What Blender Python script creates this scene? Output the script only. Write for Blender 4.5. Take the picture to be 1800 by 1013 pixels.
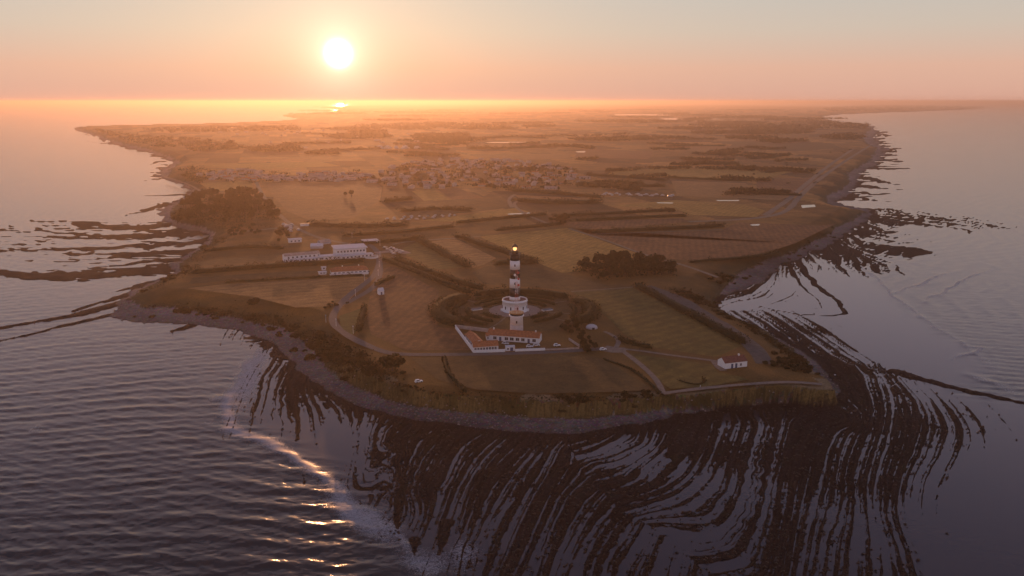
import bpy, bmesh, math, random
import numpy as np
from mathutils import Vector, Matrix
for o in list(bpy.data.objects): bpy.data.objects.remove(o)
scene = bpy.context.scene
R = math.radians

# ------------------------------------------------------------------ camera
FPX, CX, CY, HOR, HC, ZL = 1400.0, 900.0, 506.5, 178.0, 156.0, 10.0   # photo pixels (1800 wide), metres
PITCH = math.atan((CY - HOR) / FPX)
cam_d = bpy.data.cameras.new('camera'); cam = bpy.data.objects.new('camera', cam_d)
scene.collection.objects.link(cam); scene.camera = cam
cam.location = (0, 0, HC); cam.rotation_euler = (R(90) - PITCH, 0, 0)
cam_d.sensor_width = 36.0; cam_d.lens = 36.0 * FPX / 1800.0
cam_d.clip_start = 1.0; cam_d.clip_end = 300000.0

# ------------------------------------------------------------------ sky and sun
SUN_EL, SUN_AZ = R(3.12), R(-11.83)          # azimuth from +Y, negative = left
SUN_DIR = Vector((math.sin(SUN_AZ) * math.cos(SUN_EL), math.cos(SUN_AZ) * math.cos(SUN_EL), math.sin(SUN_EL)))
world = bpy.data.worlds.new('World'); scene.world = world; world.use_nodes = True
wt = world.node_tree; wt.nodes.clear(); wl = wt.links
def wn(t, **k):
    n = wt.nodes.new(t)
    for a, b in k.items(): setattr(n, a, b)
    return n
def wmath(op, a, b=None, c=None):
    n = wn('ShaderNodeMath', operation=op)
    for i, v in enumerate((a, b, c)):
        if v is None: continue
        if isinstance(v, (int, float)): n.inputs[i].default_value = v
        else: wl.new(v, n.inputs[i])
    return n.outputs[0]
sky = wn('ShaderNodeTexSky', sky_type='NISHITA')
sky.sun_disc = False; sky.sun_elevation = SUN_EL; sky.sun_rotation = SUN_AZ
sky.altitude = 150; sky.air_density = 1.0; sky.dust_density = 4.0; sky.ozone_density = 1.0
geo = wn('ShaderNodeTexCoord')
nrm = wn('ShaderNodeVectorMath', operation='NORMALIZE'); wl.new(geo.outputs['Generated'], nrm.inputs[0])
sep = wn('ShaderNodeSeparateXYZ'); wl.new(nrm.outputs[0], sep.inputs[0])
# elevation in degrees / 90, the whole dome round
elev = wmath('MAXIMUM', wmath('DIVIDE', wmath('ARCSINE', sep.outputs[2]), R(90)), 0.0)
ramp = wn('ShaderNodeValToRGB'); cr = ramp.color_ramp
stops = [(0.0, (0.74, 0.40, 0.31)), (2.2, (0.79, 0.48, 0.36)), (4.6, (0.66, 0.55, 0.46)), (7.0, (0.59, 0.55, 0.50)),
         (14, (0.70, 0.62, 0.74)), (24, (0.37, 0.355, 0.51)), (40, (0.13, 0.15, 0.26)), (90, (0.07, 0.09, 0.17))]
while len(cr.elements) < len(stops): cr.elements.new(0.5)
for e, (d, c) in zip(cr.elements, stops): e.position = math.sqrt(d / 90.0); e.color = (*c, 1)
wl.new(wmath('SQRT', elev), ramp.inputs[0])
gain = wn('ShaderNodeVectorMath', operation='SCALE'); gain.inputs['Scale'].default_value = 8.3
wl.new(ramp.outputs[0], gain.inputs[0])
nsk = wn('ShaderNodeVectorMath', operation='SCALE'); nsk.inputs['Scale'].default_value = 0.08
wl.new(sky.outputs[0], nsk.inputs[0])
tint = wn('ShaderNodeVectorMath', operation='ADD'); wl.new(gain.outputs[0], tint.inputs[0]); wl.new(nsk.outputs[0], tint.inputs[1])
dot = wn('ShaderNodeVectorMath', operation='DOT_PRODUCT'); dot.inputs[1].default_value = SUN_DIR
wl.new(nrm.outputs[0], dot.inputs[0])
ang = wmath('ARCCOSINE', wmath('MINIMUM', dot.outputs['Value'], 0.9999999))
# the sun's own disc with a soft aureole, as a function of the angle from the sun
disc = wmath('MULTIPLY', wmath('EXPONENT', wmath('MULTIPLY', wmath('POWER', wmath('DIVIDE', ang, R(0.52)), 2.0), -1.0)), 100.0)
aur = wmath('MULTIPLY', wmath('EXPONENT', wmath('MULTIPLY', ang, -1 / R(1.3))), 9.0)
aur2 = wmath('MULTIPLY', wmath('EXPONENT', wmath('MULTIPLY', ang, -1 / R(8.0))), 1.0)
cb = wn('ShaderNodeCombineColor')
wl.new(wmath('ADD', wmath('ADD', disc, aur), aur2), cb.inputs[0])
wl.new(wmath('ADD', wmath('ADD', disc, wmath('MULTIPLY', aur, 0.85)), wmath('MULTIPLY', aur2, 0.62)), cb.inputs[1])
wl.new(wmath('ADD', wmath('ADD', wmath('MULTIPLY', disc, 0.9), wmath('MULTIPLY', aur, 0.6)), wmath('MULTIPLY', aur2, 0.42)), cb.inputs[2])
addn = wn('ShaderNodeMix', data_type='RGBA', blend_type='ADD'); addn.inputs[0].default_value = 1.0
wl.new(tint.outputs[0], addn.inputs[6]); wl.new(cb.outputs[0], addn.inputs[7])
bg = wn('ShaderNodeBackground'); bg.inputs[1].default_value = 0.10
wl.new(addn.outputs[2], bg.inputs[0])
wo = wn('ShaderNodeOutputWorld'); wl.new(bg.outputs[0], wo.inputs[0])

sd = bpy.data.lights.new('sun_lamp', 'SUN'); sd.energy = 2.0; sd.angle = R(0.53); sd.color = (1.0, 0.44, 0.18)
sun = bpy.data.objects.new('sun_lamp', sd); scene.collection.objects.link(sun)
sun.rotation_euler = (-SUN_DIR).to_track_quat('-Z', 'Y').to_euler()

vs = scene.view_settings
vs.view_transform = 'Standard'; vs.look = 'None'; vs.gamma = 1.0; vs.use_curve_mapping = False; vs.exposure = 0.15
scene.cycles.max_bounces = 5; scene.cycles.diffuse_bounces = 2; scene.cycles.glossy_bounces = 2
scene.cycles.transmission_bounces = 2; scene.cycles.volume_bounces = 0; scene.cycles.transparent_max_bounces = 4
scene.cycles.sample_clamp_indirect = 4.0; scene.cycles.use_denoising = True

# ------------------------------------------------------------------ helpers
COL = scene.collection
SP, CP = math.sin(PITCH), math.cos(PITCH)
def P(px, py, z=ZL):
    """photo pixel -> point of the place at height z"""
    u, v = (px - CX) / FPX, (py - CY) / FPX
    dy, dz = CP - v * SP, -SP - v * CP
    t = (z - HC) / dz
    return (u * t, dy * t)
def PL(pts, z=ZL): return np.array([P(x, y, z) for x, y in pts])
def dens(poly, n=6):
    """round an outline with Chaikin corner cutting"""
    p = np.asarray(poly, float)
    for _ in range(n):
        a, b = p[:-1], p[1:]
        q = np.empty((len(a) * 2, 2)); q[0::2] = a * .75 + b * .25; q[1::2] = a * .25 + b * .75
        p = np.vstack([p[:1], q, p[-1:]])
    return p
def hash2(ix, iy, s):
    n = (ix.astype(np.int64) * 374761393 + iy.astype(np.int64) * 668265263 + s * 974711) & 0x7fffffff
    n = ((n ^ (n >> 13)) * 1274126177) & 0x7fffffff
    return ((n ^ (n >> 16)) & 0xffff) / 65535.0
def vnoise(x, y, s=0):
    ix, iy = np.floor(x), np.floor(y); fx, fy = x - ix, y - iy
    fx, fy = fx * fx * (3 - 2 * fx), fy * fy * (3 - 2 * fy)
    a, b = hash2(ix, iy, s), hash2(ix + 1, iy, s); c, d = hash2(ix, iy + 1, s), hash2(ix + 1, iy + 1, s)
    return (a + (b - a) * fx + (c - a) * fy + (a - b - c + d) * fx * fy) * 2 - 1
def fbm(x, y, o=3, s=0):
    r = 0; a = 1.0; t = 0
    for i in range(o):
        r = r + a * vnoise(x * 2 ** i + 17.3 * i, y * 2 ** i - 9.1 * i, s + i); t += a; a *= .5
    return r / t
def sstep(a, b, x):
    t = np.clip((x - a) / (b - a), 0, 1); return t * t * (3 - 2 * t)
def seg_dist(X, Y, poly):
    """distance to a polyline, and the share of its length at the nearest point"""
    p = np.asarray(poly, float); L = np.r_[0, np.cumsum(np.hypot(*np.diff(p, axis=0).T))]
    best = np.full(X.shape, 1e18); bt = np.zeros(X.shape)
    for i in range(len(p) - 1):
        ax, ay = p[i]; bx, by = p[i + 1]; dx, dy = bx - ax, by - ay; l2 = dx * dx + dy * dy + 1e-9
        t = np.clip(((X - ax) * dx + (Y - ay) * dy) / l2, 0, 1)
        d = (X - ax - t * dx) ** 2 + (Y - ay - t * dy) ** 2
        m = d < best; best = np.where(m, d, best); bt = np.where(m, (L[i] + t * (L[i + 1] - L[i])) / L[-1], bt)
    return np.sqrt(best), bt
def inside(X, Y, poly):
    p = np.asarray(poly, float); r = np.zeros(X.shape, bool); j = len(p) - 1
    for i in range(len(p)):
        (xi, yi), (xj, yj) = p[i], p[j]
        if yi != yj:
            c = ((yi > Y) != (yj > Y)) & (X < (xj - xi) * (Y - yi) / (yj - yi) + xi)
            r ^= c
        j = i
    return r
def sdf(X, Y, poly):
    d, _ = seg_dist(X, Y, np.vstack([poly, poly[:1]])); return np.where(inside(X, Y, poly), d, -d)
def rbf_fit(pts, vals, sm=1e-3):
    c = pts.mean(0); s = pts.std() + 1e-9; q = (pts - c) / s; n = len(q)
    r2 = ((q[:, None] - q[None]) ** 2).sum(2)
    K = np.where(r2 > 0, .5 * r2 * np.log(r2 + 1e-30), 0) + np.eye(n) * sm
    A = np.zeros((n + 3, n + 3)); A[:n, :n] = K; A[:n, n] = 1; A[:n, n + 1:] = q; A[n:, :n] = A[:n, n:].T
    w = np.linalg.solve(A, np.r_[vals, 0, 0, 0])
    return c, s, q, w
def rbf_eval(m, X, Y):
    c, s, q, w = m; out = np.empty(X.shape); n = len(q)
    for k in range(0, len(X), 40000):
        a = np.stack([(X[k:k + 40000] - c[0]) / s, (Y[k:k + 40000] - c[1]) / s], 1)
        r2 = (a ** 2).sum(1)[:, None] + (q ** 2).sum(1)[None] - 2 * a @ q.T
        r2 = np.maximum(r2, 1e-12)
        out[k:k + 40000] = (.5 * r2 * np.log(r2)) @ w[:n] + w[n] + a @ w[n + 1:]
    return out
def resample(p, step):
    p = np.asarray(p, float); L = np.r_[0, np.cumsum(np.hypot(*np.diff(p, axis=0).T))]
    n = max(2, int(L[-1] / step) + 1); t = np.linspace(0, L[-1], n)
    return np.stack([np.interp(t, L, p[:, 0]), np.interp(t, L, p[:, 1])], 1)

# ------------------------------------------------------------------ materials
MATS = {}
class NT:
    def __init__(s, name):
        s.m = bpy.data.materials.new(name); s.m.use_nodes = True; s.t = s.m.node_tree; s.l = s.t.links
        s.b = s.t.nodes['Principled BSDF']
    def n(s, t, **k):
        n = s.t.nodes.new(t)
        for a, b in k.items():
            if a[0] == '_': s.set(n.inputs[a[1:].replace('_', ' ')], b)
            else: setattr(n, a, b)
        return n
    def set(s, i, v):
        if hasattr(v, 'is_linked') or isinstance(v, bpy.types.NodeSocket): s.l.new(v, i)
        else: i.default_value = v
    def pos(s): return s.n('ShaderNodeNewGeometry').outputs['Position']
    def noise(s, scale, detail=3, rough=.55, vec=None, dist=0.0):
        n = s.n('ShaderNodeTexNoise', _Scale=scale, _Detail=detail, _Roughness=rough, _Distortion=dist)
        s.l.new(vec if vec is not None else s.pos(), n.inputs['Vector']); return n.outputs['Fac']
    def remap(s, v, a, b, c, d): 
        n = s.n('ShaderNodeMapRange'); s.l.new(v, n.inputs[0])
        for i, x in enumerate((a, b, c, d)): n.inputs[i + 1].default_value = x
        return n.outputs[0]
    def math(s, op, a, b=0.0):
        n = s.n('ShaderNodeMath', operation=op); s.set(n.inputs[0], a); s.set(n.inputs[1], b); return n.outputs[0]
    def mix(s, f, a, b, mode='MIX'):
        n = s.n('ShaderNodeMix', data_type='RGBA', blend_type=mode); s.set(n.inputs[0], f)
        for i, c in ((6, a), (7, b)): s.set(n.inputs[i], (*c, 1) if isinstance(c, tuple) and len(c) == 3 else c)
        return n.outputs[2]
    def bump(s, h, strength, dist=1.0):
        n = s.n('ShaderNodeBump', _Strength=strength, _Distance=dist, _Height=h); s.l.new(n.outputs[0], s.b.inputs['Normal']); return n
    def out(s, col=None, rough=None, spec=None):
        if col is not None: s.set(s.b.inputs['Base Color'], (*col, 1) if isinstance(col, tuple) and len(col) == 3 else col)
        if rough is not None: s.set(s.b.inputs['Roughness'], rough)
        if spec is not None: s.b.inputs['Specular IOR Level'].default_value = spec
        MATS[s.m.name] = s.m; return s.m

def m_plain(name, c, rough=.8, var=.25, scale=.8, spec=.3, bump=0):
    k = NT(name); f = k.noise(scale, 4)
    col = k.mix(k.remap(f, .3, .7, 0, 1), tuple(x * (1 - var) for x in c), tuple(min(1, x * (1 + var)) for x in c))
    if bump: k.bump(f, bump, .3)
    return k.out(col, rough, spec)

def m_cover():   # land, shingle and rock: colour of the surface comes with the mesh
    k = NT('land_cover'); at = k.n('ShaderNodeAttribute', attribute_name='cover').outputs['Color']
    f1, f2 = k.noise(.035, 4, .6), k.noise(.9, 4, .7)
    c = k.mix(1.0, at, k.mix(k.remap(f1, .3, .7, 0, 1), (.62, .66, .58), (1.38, 1.26, 1.15)), 'MULTIPLY')
    c = k.mix(1.0, c, k.mix(k.remap(f2, .25, .75, 0, 1), (.55, .55, .55), (1.45, 1.45, 1.45)), 'MULTIPLY')
    k.bump(f2, .7, .5)
    return k.out(c, .9, .15)
def m_rock():
    k = NT('wet_rock'); at = k.n('ShaderNodeAttribute', attribute_name='cover').outputs['Color']
    f = k.noise(.7, 5, .75); g = k.noise(.12, 3)
    c = k.mix(1.0, at, k.mix(k.remap(f, .3, .7, 0, 1), (.35, .35, .35), (1.7, 1.65, 1.6)), 'MULTIPLY')
    c = k.mix(k.remap(g, .55, .75, 0, .5), c, (.020, .024, .010))
    k.bump(f, 1.0, .8)
    return k.out(c, .9, .06)
def m_shingle():
    k = NT('shingle'); at = k.n('ShaderNodeAttribute', attribute_name='cover').outputs['Color']
    v = k.n('ShaderNodeTexVoronoi', _Scale=.75); k.l.new(k.pos(), v.inputs['Vector'])
    f = k.noise(.25, 5, .75)
    c = k.mix(1.0, at, k.mix(k.remap(f, .3, .7, 0, 1), (.6, .6, .6), (1.4, 1.4, 1.4)), 'MULTIPLY')
    c = k.mix(.55, c, k.mix(1.0, c, v.outputs['Color'], 'MULTIPLY'))
    k.bump(v.outputs['Distance'], 1.0, .5)
    return k.out(c, .8, .25)
def m_water():
    k = NT('sea_water'); foam = k.n('ShaderNodeAttribute', attribute_name='foam').outputs['Fac']
    calm = k.n('ShaderNodeAttribute', attribute_name='calm').outputs['Fac']
    mp = k.n('ShaderNodeMapping'); mp.inputs['Scale'].default_value = (.45, 1.0, 1.0); k.l.new(k.pos(), mp.inputs[0])
    a = k.noise(.42, 4, .6, mp.outputs[0], .6); b = k.noise(1.6, 3, .6)
    h = k.math('ADD', k.math('MULTIPLY', a, 1.0), k.math('MULTIPLY', b, .22))
    fn = k.noise(.8, 6, .85, None, 1.5)
    fm = k.remap(k.math('ADD', fn, k.math('MULTIPLY', foam, .55)), .70, .95, 0, .9)
    n = k.n('ShaderNodeBump', _Distance=.4, _Height=h); k.l.new(k.remap(calm, 0, 1, .38, .06), n.inputs['Strength'])
    k.l.new(n.outputs[0], k.b.inputs['Normal'])
    c = k.mix(fm, k.mix(calm, (.012, .020, .024), (.024, .023, .034)), (.40, .39, .42))
    k.b.inputs['IOR'].default_value = 1.33
    return k.out(c, k.remap(fm, 0, 1, .16, .7), .5)
for f in (m_cover, m_rock, m_shingle, m_water): f()

def mesh_np(name, V, F, mat, attrs=None, smooth=False):
    me = bpy.data.meshes.new(name); me.vertices.add(len(V)); me.vertices.foreach_set('co', np.ascontiguousarray(V, np.float32).ravel())
    k = F.shape[1]; me.loops.add(F.size); me.loops.foreach_set('vertex_index', np.ascontiguousarray(F, np.int32).ravel())
    me.polygons.add(len(F)); me.polygons.foreach_set('loop_start', np.arange(0, F.size, k, dtype=np.int32))
    me.polygons.foreach_set('loop_total', np.full(len(F), k, np.int32))
    if smooth: me.polygons.foreach_set('use_smooth', np.ones(len(F), bool))
    me.update(calc_edges=True)
    for nm, a in (attrs or {}).items():
        if a.ndim == 1: at = me.attributes.new(nm, 'FLOAT', 'POINT'); at.data.foreach_set('value', a.astype(np.float32))
        else:
            at = me.attributes.new(nm, 'FLOAT_COLOR', 'POINT'); at.data.foreach_set('color', np.c_[a, np.ones(len(a))].astype(np.float32).ravel())
    me.materials.append(MATS[mat] if isinstance(mat, str) else mat); return me
def link(name, me, parent=None, **kw):
    o = bpy.data.objects.new(name, me); COL.objects.link(o)
    if parent is not None: o.parent = parent
    for a, b in kw.items():
        if b is not None: o[a] = b
    return o

# ------------------------------------------------------------------ the shape of the island
LAND = [(130,224),(160,232),(188,243),(215,251),(260,261),(300,274),(320,284),(304,297),(296,311),(330,322),(352,336),(327,351),(308,365),
 (305,385),(330,391),(360,397),(384,408),(378,425),(347,445),(326,460),(321,480),(288,493),(258,508),(232,524),(262,538),(300,536),(350,543),
 (400,551),(450,560),(500,571),(530,583),(562,612),(592,637),(630,655),(663,664),(700,676),(733,685),(773,693),(827,696),(867,696),(933,703),
 (983,704),(1033,705),(1073,701),(1160,696),(1200,695),(1267,687),(1327,680),(1387,678),(1447,685),(1466,684),(1462,672),(1437,655),(1412,640),(1398,622),
 (1375,603),(1333,577),(1300,563),(1273,552),(1252,537),(1258,518),(1268,500),(1287,482),(1333,458),(1390,440),(1420,425),(1460,404),(1493,385),
 (1518,372),(1477,367),(1451,356),(1450,344),(1474,332),(1492,320),(1487,304),(1510,292),(1530,279),(1540,261),(1518,249),(1516,240),(1532,226),
 (1500,218),(1457,212),(1443,203.5),(1483,200),(1567,196.5),(1650,194),(1700,192),(1735,190)]
def edge_z(x, y):      # low banks round the bays, a real cliff along the front
    if y > 660 or (640 < x < 1470 and y > 650): return 9.0
    return float(np.interp(x, [562, 592, 630, 1375, 1398, 1412, 1440], [3.2, 5.5, 7.5, 4.0, 5.0, 7.0, 7.6])) if y > 600 else 3.0
LAND_W = np.array([P(x, y, edge_z(x, y)) for x, y in LAND])
FARR = np.array([(9800, 17500), (9200, 24000), (8000, 60000), (-6500, 60000)])
LFAR = PL([(690,183.5),(620,186),(560,189.5),(580,191),(600,194),(575,197.5),(530,200),(497,203),(505,205.5),(535,209.5),(505,213),(400,218),(300,220),(200,222)], 0)
LAND_P = np.vstack([LAND_W, FARR, LFAR])
SHORE = [(125,227),(150,235),(180,247),(210,256),(255,266),(290,277),(303,285),(285,298),(275,310),(310,322),(335,333),(330,345),(310,352),
 (295,362),(280,372),(285,385),(300,398),(330,402),(360,410),(366,422),(335,447),(305,462),(300,480),(265,495),(235,512),(205,535),(190,556),(227,563),
 (307,570),(353,572),(400,578),(450,590),(472,597),(500,623),(527,650),(560,673),(600,700),(640,720),(690,733),(750,743),(800,747),(910,757),
 (1013,762),(1067,755),(1183,733),(1267,718),(1340,712),(1400,709),(1466,703),(1480,690),(1466,668),(1440,648),(1420,625),(1395,605),(1350,588),(1310,571),
 (1268,557),(1243,541),(1258,524),(1280,517),(1310,510),(1347,487),(1380,463),(1433,440),(1467,423),(1500,403),(1534,380),(1528,369),(1490,363),
 (1468,354),(1480,347),(1500,333),(1508,320),(1515,303),(1532,292),(1552,277),(1557,262),(1545,252),(1540,243),(1546,230),(1535,222),(1500,219),(1457,213),
 (1443,204.5),(1483,201),(1567,197.5),(1650,195),(1700,193),(1740,190.5)]
SHORE_P = np.vstack([PL(SHORE, .4), FARR + [[30, 0]] * 4, LFAR * 0.999])

# strata guide lines of the wave-cut platform: (phase, photo outline)
WEST = [(0,[(477,597),(440,657),(417,707),(407,742)]),(2,[(485,606),(455,655),(438,690),(430,740)]),(4,[(497,620),(470,663),(464,703),(450,747)]),
 (5.5,[(503,637),(480,677),(480,727),(470,770)]),(7,[(510,660),(490,690),(497,722),(498,770)]),(8.6,[(517,677),(533,720),(535,765),(530,810)]),(10.4,[(543,693),(563,733),(570,807),(570,850)]),
 (13,[(607,717),(620,767),(623,807),(606,838),(612,868),(634,882),(665,872),(690,858)]),(15,[(640,735),(634,790),(622,838),(640,862),(668,856),(688,835)]),
 (17,[(660,742),(650,785),(638,825),(650,845),(672,838),(678,800)]),(19,[(680,742),(664,775),(655,815),(662,825),(667,800)]),
 (21,[(715,746),(690,775),(690,813),(699,850),(702,890)]),(24,[(753,750),(713,790),(707,827),(708,890)]),(27,[(793,749),(737,807),(722,845),(727,905)]),
 (30.5,[(843,753),(800,787),(770,837),(760,893),(745,930)]),(34,[(893,757),(833,813),(803,877),(782,925)]),(36.5,[(915,763),(845,827),(822,888),(805,945)]),
 (39.5,[(950,778),(893,832),(852,908),(828,955)]),(42.5,[(973,788),(933,855),(890,928),(867,995)]),(45,[(1000,818),(960,875),(927,952),(900,1015)]),
 (47.5,[(1030,845),(1000,875),(967,942),(945,1012)]),(50.5,[(1062,880),(1022,940),(990,1012)]),(53.5,[(1110,915),(1075,960),(1058,1012)]),(56,[(1150,940),(1130,975),(1118,1012)])]
EAST = [(0,[(1075,765),(1030,790),(985,800)]),(2,[(1112,772),(1060,800),(1010,815)]),(4.5,[(1142,782),(1097,808),(1050,815)]),(7,[(1180,765),(1150,810),(1098,845),(1050,850)]),
 (9,[(1233,755),(1220,798),(1190,845),(1133,862),(1085,880)]),(12,[(1283,748),(1267,808),(1233,868),(1183,890),(1110,905)]),
 (16,[(1347,748),(1333,818),(1313,908),(1267,952),(1213,965),(1160,945)]),(18,[(1365,743),(1342,817),(1336,877),(1312,935),(1275,975),(1225,985)]),
 (20.5,[(1395,748),(1377,817),(1367,900),(1345,1005)]),(23,[(1445,752),(1417,800),(1411,853),(1393,930),(1382,1012)]),
 (26,[(1400,625),(1440,680),(1500,722),(1517,742),(1470,767),(1459,833),(1433,917),(1418,1012)]),
 (29,[(1440,610),(1490,665),(1520,700),(1528,735),(1500,787),(1486,833),(1490,883),(1476,933),(1463,1012)]),
 (32,[(1470,600),(1510,640),(1538,683),(1545,735),(1520,800),(1506,850),(1512,900),(1510,1012)]),
 (34.5,[(1490,610),(1540,650),(1562,690),(1568,740),(1540,820),(1530,880),(1545,950),(1548,1012)]),
 (37,[(1540,645),(1580,680),(1600,715),(1590,770),(1560,850),(1560,920),(1590,1012)]),(40,[(1575,657),(1620,700),(1640,745),(1620,800),(1590,860),(1600,930),(1625,1012)])]
FAULT = [(955,740),(1000,790),(1033,846),(1085,893),(1140,925),(1220,990),(1300,1080)]
# how far the rock stands out of the water: (photo x, y, level)
LEVEL = [(480,610,.1),(455,650,-.05),(430,700,-.3),(415,740,-.9),(470,700,.1),(500,640,.8),(540,670,.9),(580,700,.8),(510,700,.0),(540,730,-.35),(560,760,-.75),
 (590,760,-1.0),(590,800,-1.2),(520,780,-1.1),(470,770,-1.0),(430,770,-1.3),(620,740,.5),(650,750,.3),(690,745,.7),(640,790,.1),(612,850,.55),(650,870,.5),(665,805,-.2),
 (650,830,.1),(690,880,.3),(640,905,-1.0),(600,880,-1.2),(700,920,-.7),(720,950,-1.1),(680,960,-1.4),(750,930,0),(765,960,-1.0),(740,800,.7),(760,870,.55),(800,780,.9),
 (850,850,.6),(900,800,.8),(820,920,.1),(800,960,-.7),(840,960,-.3),(860,990,.2),(830,1005,-.7),(900,900,.55),(880,950,.1),(905,985,.35),(960,800,.9),(960,900,.6),(940,960,.6),
 (975,985,-.5),(1000,960,-.35),(1010,1005,-.5),(1050,900,.5),(1060,960,.25),(1100,960,-.3),(1110,1005,-.1),(1040,860,.8),(1000,770,.9),(1020,800,-.1),(1060,830,.8),(1080,860,.8),
 (1100,780,.0),(1130,795,-.1),(1160,800,-.2),(1140,835,-.4),(1180,790,.6),(1120,880,.4),(1160,910,-.1),(1220,860,.15),(1240,790,.7),(1280,770,.8),(1260,900,.05),(1220,940,.0),(1200,980,-.1),
 (1300,850,.25),(1330,760,.8),(1350,850,.3),(1300,980,.05),(1370,960,.1),(1400,780,.8),(1430,850,.4),(1440,950,.15),(1460,730,.95),(1400,725,1),(1480,790,.7),(1500,860,.35),(1520,920,-.2),(1530,980,-.35),
 (1490,980,.1),(1560,860,.5),(1570,930,.5),(1590,1000,.4),(1625,1000,-1.4),(1620,920,-1.3),(1640,860,-1.3),(1600,830,.3),(1640,800,.0),(1690,770,-.1),(1730,740,-.5),(1700,730,-.1),(1660,740,.1),(1620,750,.4),
 (1680,820,-1.0),(1740,790,-1.3),(1770,720,-1.2),(1640,690,-1.2),(1600,705,.2),(1570,690,.6),(1610,680,-.9),(1680,690,-1.6),(1540,660,.7),(1500,640,.8),(1470,640,.8),(1440,620,.75),(1410,590,.5),(1450,585,.6),
 (1480,610,.5),(1490,590,-1.2),(1515,615,-1.0),(1560,630,-1.6),(1390,572,.5),(1360,570,.2),(1350,580,.5),(1400,562,-.4),(1440,562,-1.0),(1500,560,-1.8),(1600,600,-2),(1330,560,.3),(1300,553,.3),(1275,545,.3),
 (1760,900,-2),(1700,1000,-2.2),(560,900,-1.8),(640,980,-2),(500,860,-1.8),(400,800,-2),(380,700,-1.8),(430,640,-1.5),(400,610,-1.5),(720,1005,-1.7),(1800,780,-1.8)]
EASTBAY = [(0,[(1290,522),(1320,512),(1345,492),(1360,478)]),(2,[(1300,526),(1335,515),(1352,500),(1362,482)]),(5,[(1310,532),(1350,527),(1372,512),(1368,488),(1372,470)]),
 (8,[(1330,540),(1400,520),(1392,480),(1388,462)]),(11,[(1430,500),(1405,470),(1398,456)]),(14,[(1440,470),(1420,450)]),(17,[(1470,475),(1440,445)]),(20,[(1500,460),(1468,437),(1462,428)]),
 (24,[(1560,462),(1500,442),(1472,424)]),(27,[(1620,445),(1530,430),(1490,412)]),(30,[(1660,428),(1560,412),(1515,400)]),(34,[(1700,400),(1600,388),(1536,380)])]
LEVEL_E = [(1290,520,.0),(1330,513,.2),(1350,495,.3),(1340,525,-.6),(1362,505,-.7),(1372,480,.5),(1385,470,.3),(1400,470,.4),(1385,500,-1.2),(1420,470,-.2),(1405,495,-1.0),(1440,455,.5),(1460,450,.6),(1480,470,.5),
 (1495,482,.1),(1470,480,-.5),(1440,480,-.7),(1430,520,-1.6),(1500,500,-1.8),(1470,430,.7),(1500,440,.8),(1540,440,.6),(1520,455,.3),(1560,463,-.3),(1560,445,.3),(1610,442,.4),(1650,447,.2),(1680,450,-1.2),(1600,455,-1.1),
 (1540,412,.2),(1510,410,.8),(1580,415,-.7),(1620,430,-1.2),(1560,400,-.2),(1550,385,.9),(1600,385,.8),(1650,392,.6),(1700,395,.3),(1735,397,-.1),(1770,398,-1.4),(1640,405,-1.1),(1700,412,-1.5),(1560,372,.1),(1600,372,-1.2),(1660,378,-1.2),(1740,385,-1.5),(1560,490,-1.6),(1620,480,-1.8)]
# single reefs: (photo outline, width m, height m)
REEF = [([(1396,452),(1420,485),(1447,513),(1476,533),(1488,548),(1484,554),(1455,556),(1400,553),(1365,546),(1335,538)],4,.5),([(1385,462),(1407,500),(1430,522),(1447,538),(1440,545),(1420,544)],2.2,.22),
 ([(1500,310),(1530,316),(1585,326)],22,.7),([(1505,325),(1540,331),(1590,334)],22,.7),([(1480,348),(1500,346),(1548,352)],16,.6),([(1530,296),(1560,297),(1610,296)],24,.7),
 ([(1545,282),(1570,283),(1600,286)],26,.7),([(1552,265),(1580,260),(1632,260)],20,.7),([(1545,243),(1570,245)],24,.6),([(1535,223),(1575,223)],26,.6),([(1520,340),(1535,343),(1570,339)],10,.4),
 ([(1575,655),(1620,668),(1680,684),(1740,697),(1830,716)],5,.9),
 ([(250,523),(180,545),(100,560),(0,578),(-60,588)],9,.9),([(235,545),(160,562),(60,585),(0,600),(-60,610)],4.5,.6),([(275,497),(220,520),(130,548)],10,.7),([(380,424),(340,460),(300,490)],10,.5),
 ([(330,470),(240,480),(120,486),(0,478),(-80,468)],26,.75),([(345,452),(250,462),(150,472)],12,.5),([(360,425),(260,432),(150,438),(70,438)],22,.65),([(365,440),(250,446),(110,448)],14,.5),([(350,412),(250,414),(150,420),(80,416)],16,.55),
 ([(300,395),(230,402),(170,395),(110,388)],20,.6),([(330,405),(230,418),(120,412),(60,402)],10,.5),([(300,358),(260,370),(220,380)],12,.45),([(320,342),(290,344),(245,344)],12,.45),([(330,352),(280,358)],8,.35),([(295,314),(270,316),(243,318)],14,.7),
 ([(290,283),(265,290)],14,.4),([(345,570),(322,573),(302,583)],4,1.2),([(268,500),(235,505),(190,516)],5,.5),([(200,255),(165,250),(148,248)],12,.35),([(300,305),(262,303)],12,.4),
 ([(700,880),(695,910),(700,940)],2,.35),([(790,920),(775,950),(765,975)],2.5,.45),([(728,950),(724,975)],2,.5)]

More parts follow.
